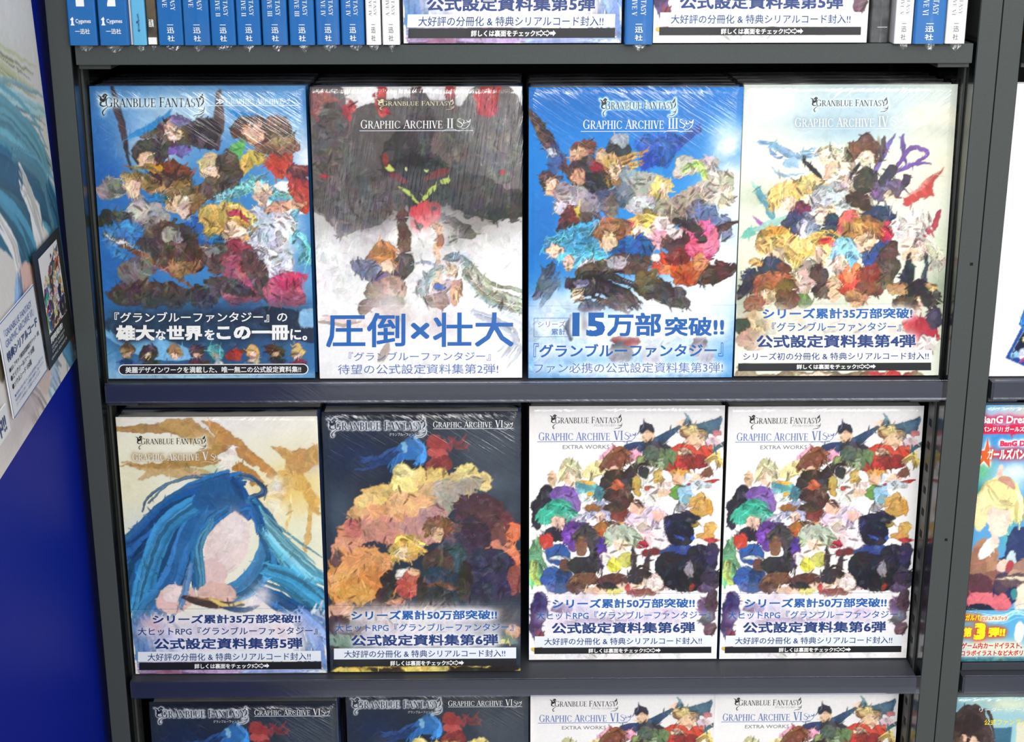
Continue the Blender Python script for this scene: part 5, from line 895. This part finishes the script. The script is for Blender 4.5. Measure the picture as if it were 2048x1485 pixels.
def card_parts(w_, h_):
    out = [('card_body', bbox(-w_/2, w_/2, 0, .0012, 0, h_, .0003, 1), M['card']), ('card_border', letter_mesh([[(0, 0), (1, 0), (1, .012), (0, .012)], [(0, .988), (1, .988), (1, 1), (0, 1)], [(0, 0), (.008, 0), (.008, 1), (0, 1)], [(.992, 0), (1, 0), (1, 1), (.992, 1)]], Map((0, 0), (1, 0), (0, 1), (1, 1)), w_, h_, -.0002, M['slate']), None)]
    it = [('『GRANBLUE FANTASY', (.10, .10, .86, .185), 'slate', .0), ('GRAPHIC ARCHIVE Ⅵ』', (.10, .21, .88, .295), 'slate', .0), ('特典シリアルコード', (.08, .33, .93, .435), 'navy', .03),
          ('●SSレアキャラ解放武器確定チケット 1枚', (.08, .49, .93, .545), 'black', .01), ('●エリクシールハーフ 50個', (.08, .575, .74, .64), 'black', .01), ('●ソウルシード 150個', (.08, .665, .62, .73), 'black', .01),
          ('●特典の受け取りには会員登録が必要です', (.10, .79, .93, .825), 'slate', 0), ('有効期限など詳しくは書籍の裏面をご覧ください', (.10, .84, .93, .875), 'slate', 0), ('コードの使用は一回限りとなります', (.10, .89, .80, .925), 'slate', 0)]
    return out+simple_texts(w_, h_, it, -.0004)
board_sheet('notice_card', 'white notice card with pale blue and navy lettering on the poster', 'card', card_parts, -.2620, -.1240, 1.0530, 1.1410, .25, .0062)
def black_parts(w_, h_):
    mp = Map((0, 0), (1, 0), (0, 1), (1, 1))
    out = [('card_body', bbox(-w_/2, w_/2, 0, .0012, 0, h_, .0003, 1), M['cardb'])]
    S = sheet('extra', .2095, H_); pw, ph = w_*.70, h_*.66
    me = S['cover'][0][1].copy(); co = np.empty(len(me.vertices)*3, np.float32); me.vertices.foreach_get('co', co); co = co.reshape(-1, 3)
    z = co[:, 2]; z = (z-z.min())/(z.max()-z.min()); co[:, 0] = co[:, 0]/.2095*pw; co[:, 1] = -.0003; co[:, 2] = h_*.27+z*ph
    me.vertices.foreach_set('co', co.ravel()); me.update(); out.append(('card_picture', me, None))
    it = [('同時発売!', (.16, .755, .62, .815), 'white', .04), ('GRAPHIC ARCHIVE VI', (.16, .835, .66, .86), 'silver', 0), ('EXTRA WORKS', (.16, .872, .62, .895), 'silver', 0), ('GRAPHIC ARCHIVE VI', (.10, .92, .70, .945), 'silver', 0)]
    return out+simple_texts(w_, h_, it, -.0005)
board_sheet('notice_card', 'black notice card with a small colourful book picture beside the upright', 'card', black_parts, -.1150, .0060, 1.0490, 1.1655, .22, .0062)
def strip_parts(w_, h_):
    return [('card_body', bbox(-w_/2, w_/2, 0, .0012, 0, h_, .0003, 1), M['card'])]+simple_texts(w_, h_, [('好評発売中!!', (.20, .15, .93, .85), 'navy', .03)], -.0004)
board_sheet('notice_card', 'narrow white strip card ending in two navy exclamation marks, low on the poster', 'card', strip_parts, -.42, -.2690, 1.0480, 1.0745, .3, .0062)

# drop empty text helpers and any unused data
for me in list(bpy.data.meshes):
    if me.users == 0: bpy.data.meshes.remove(me)
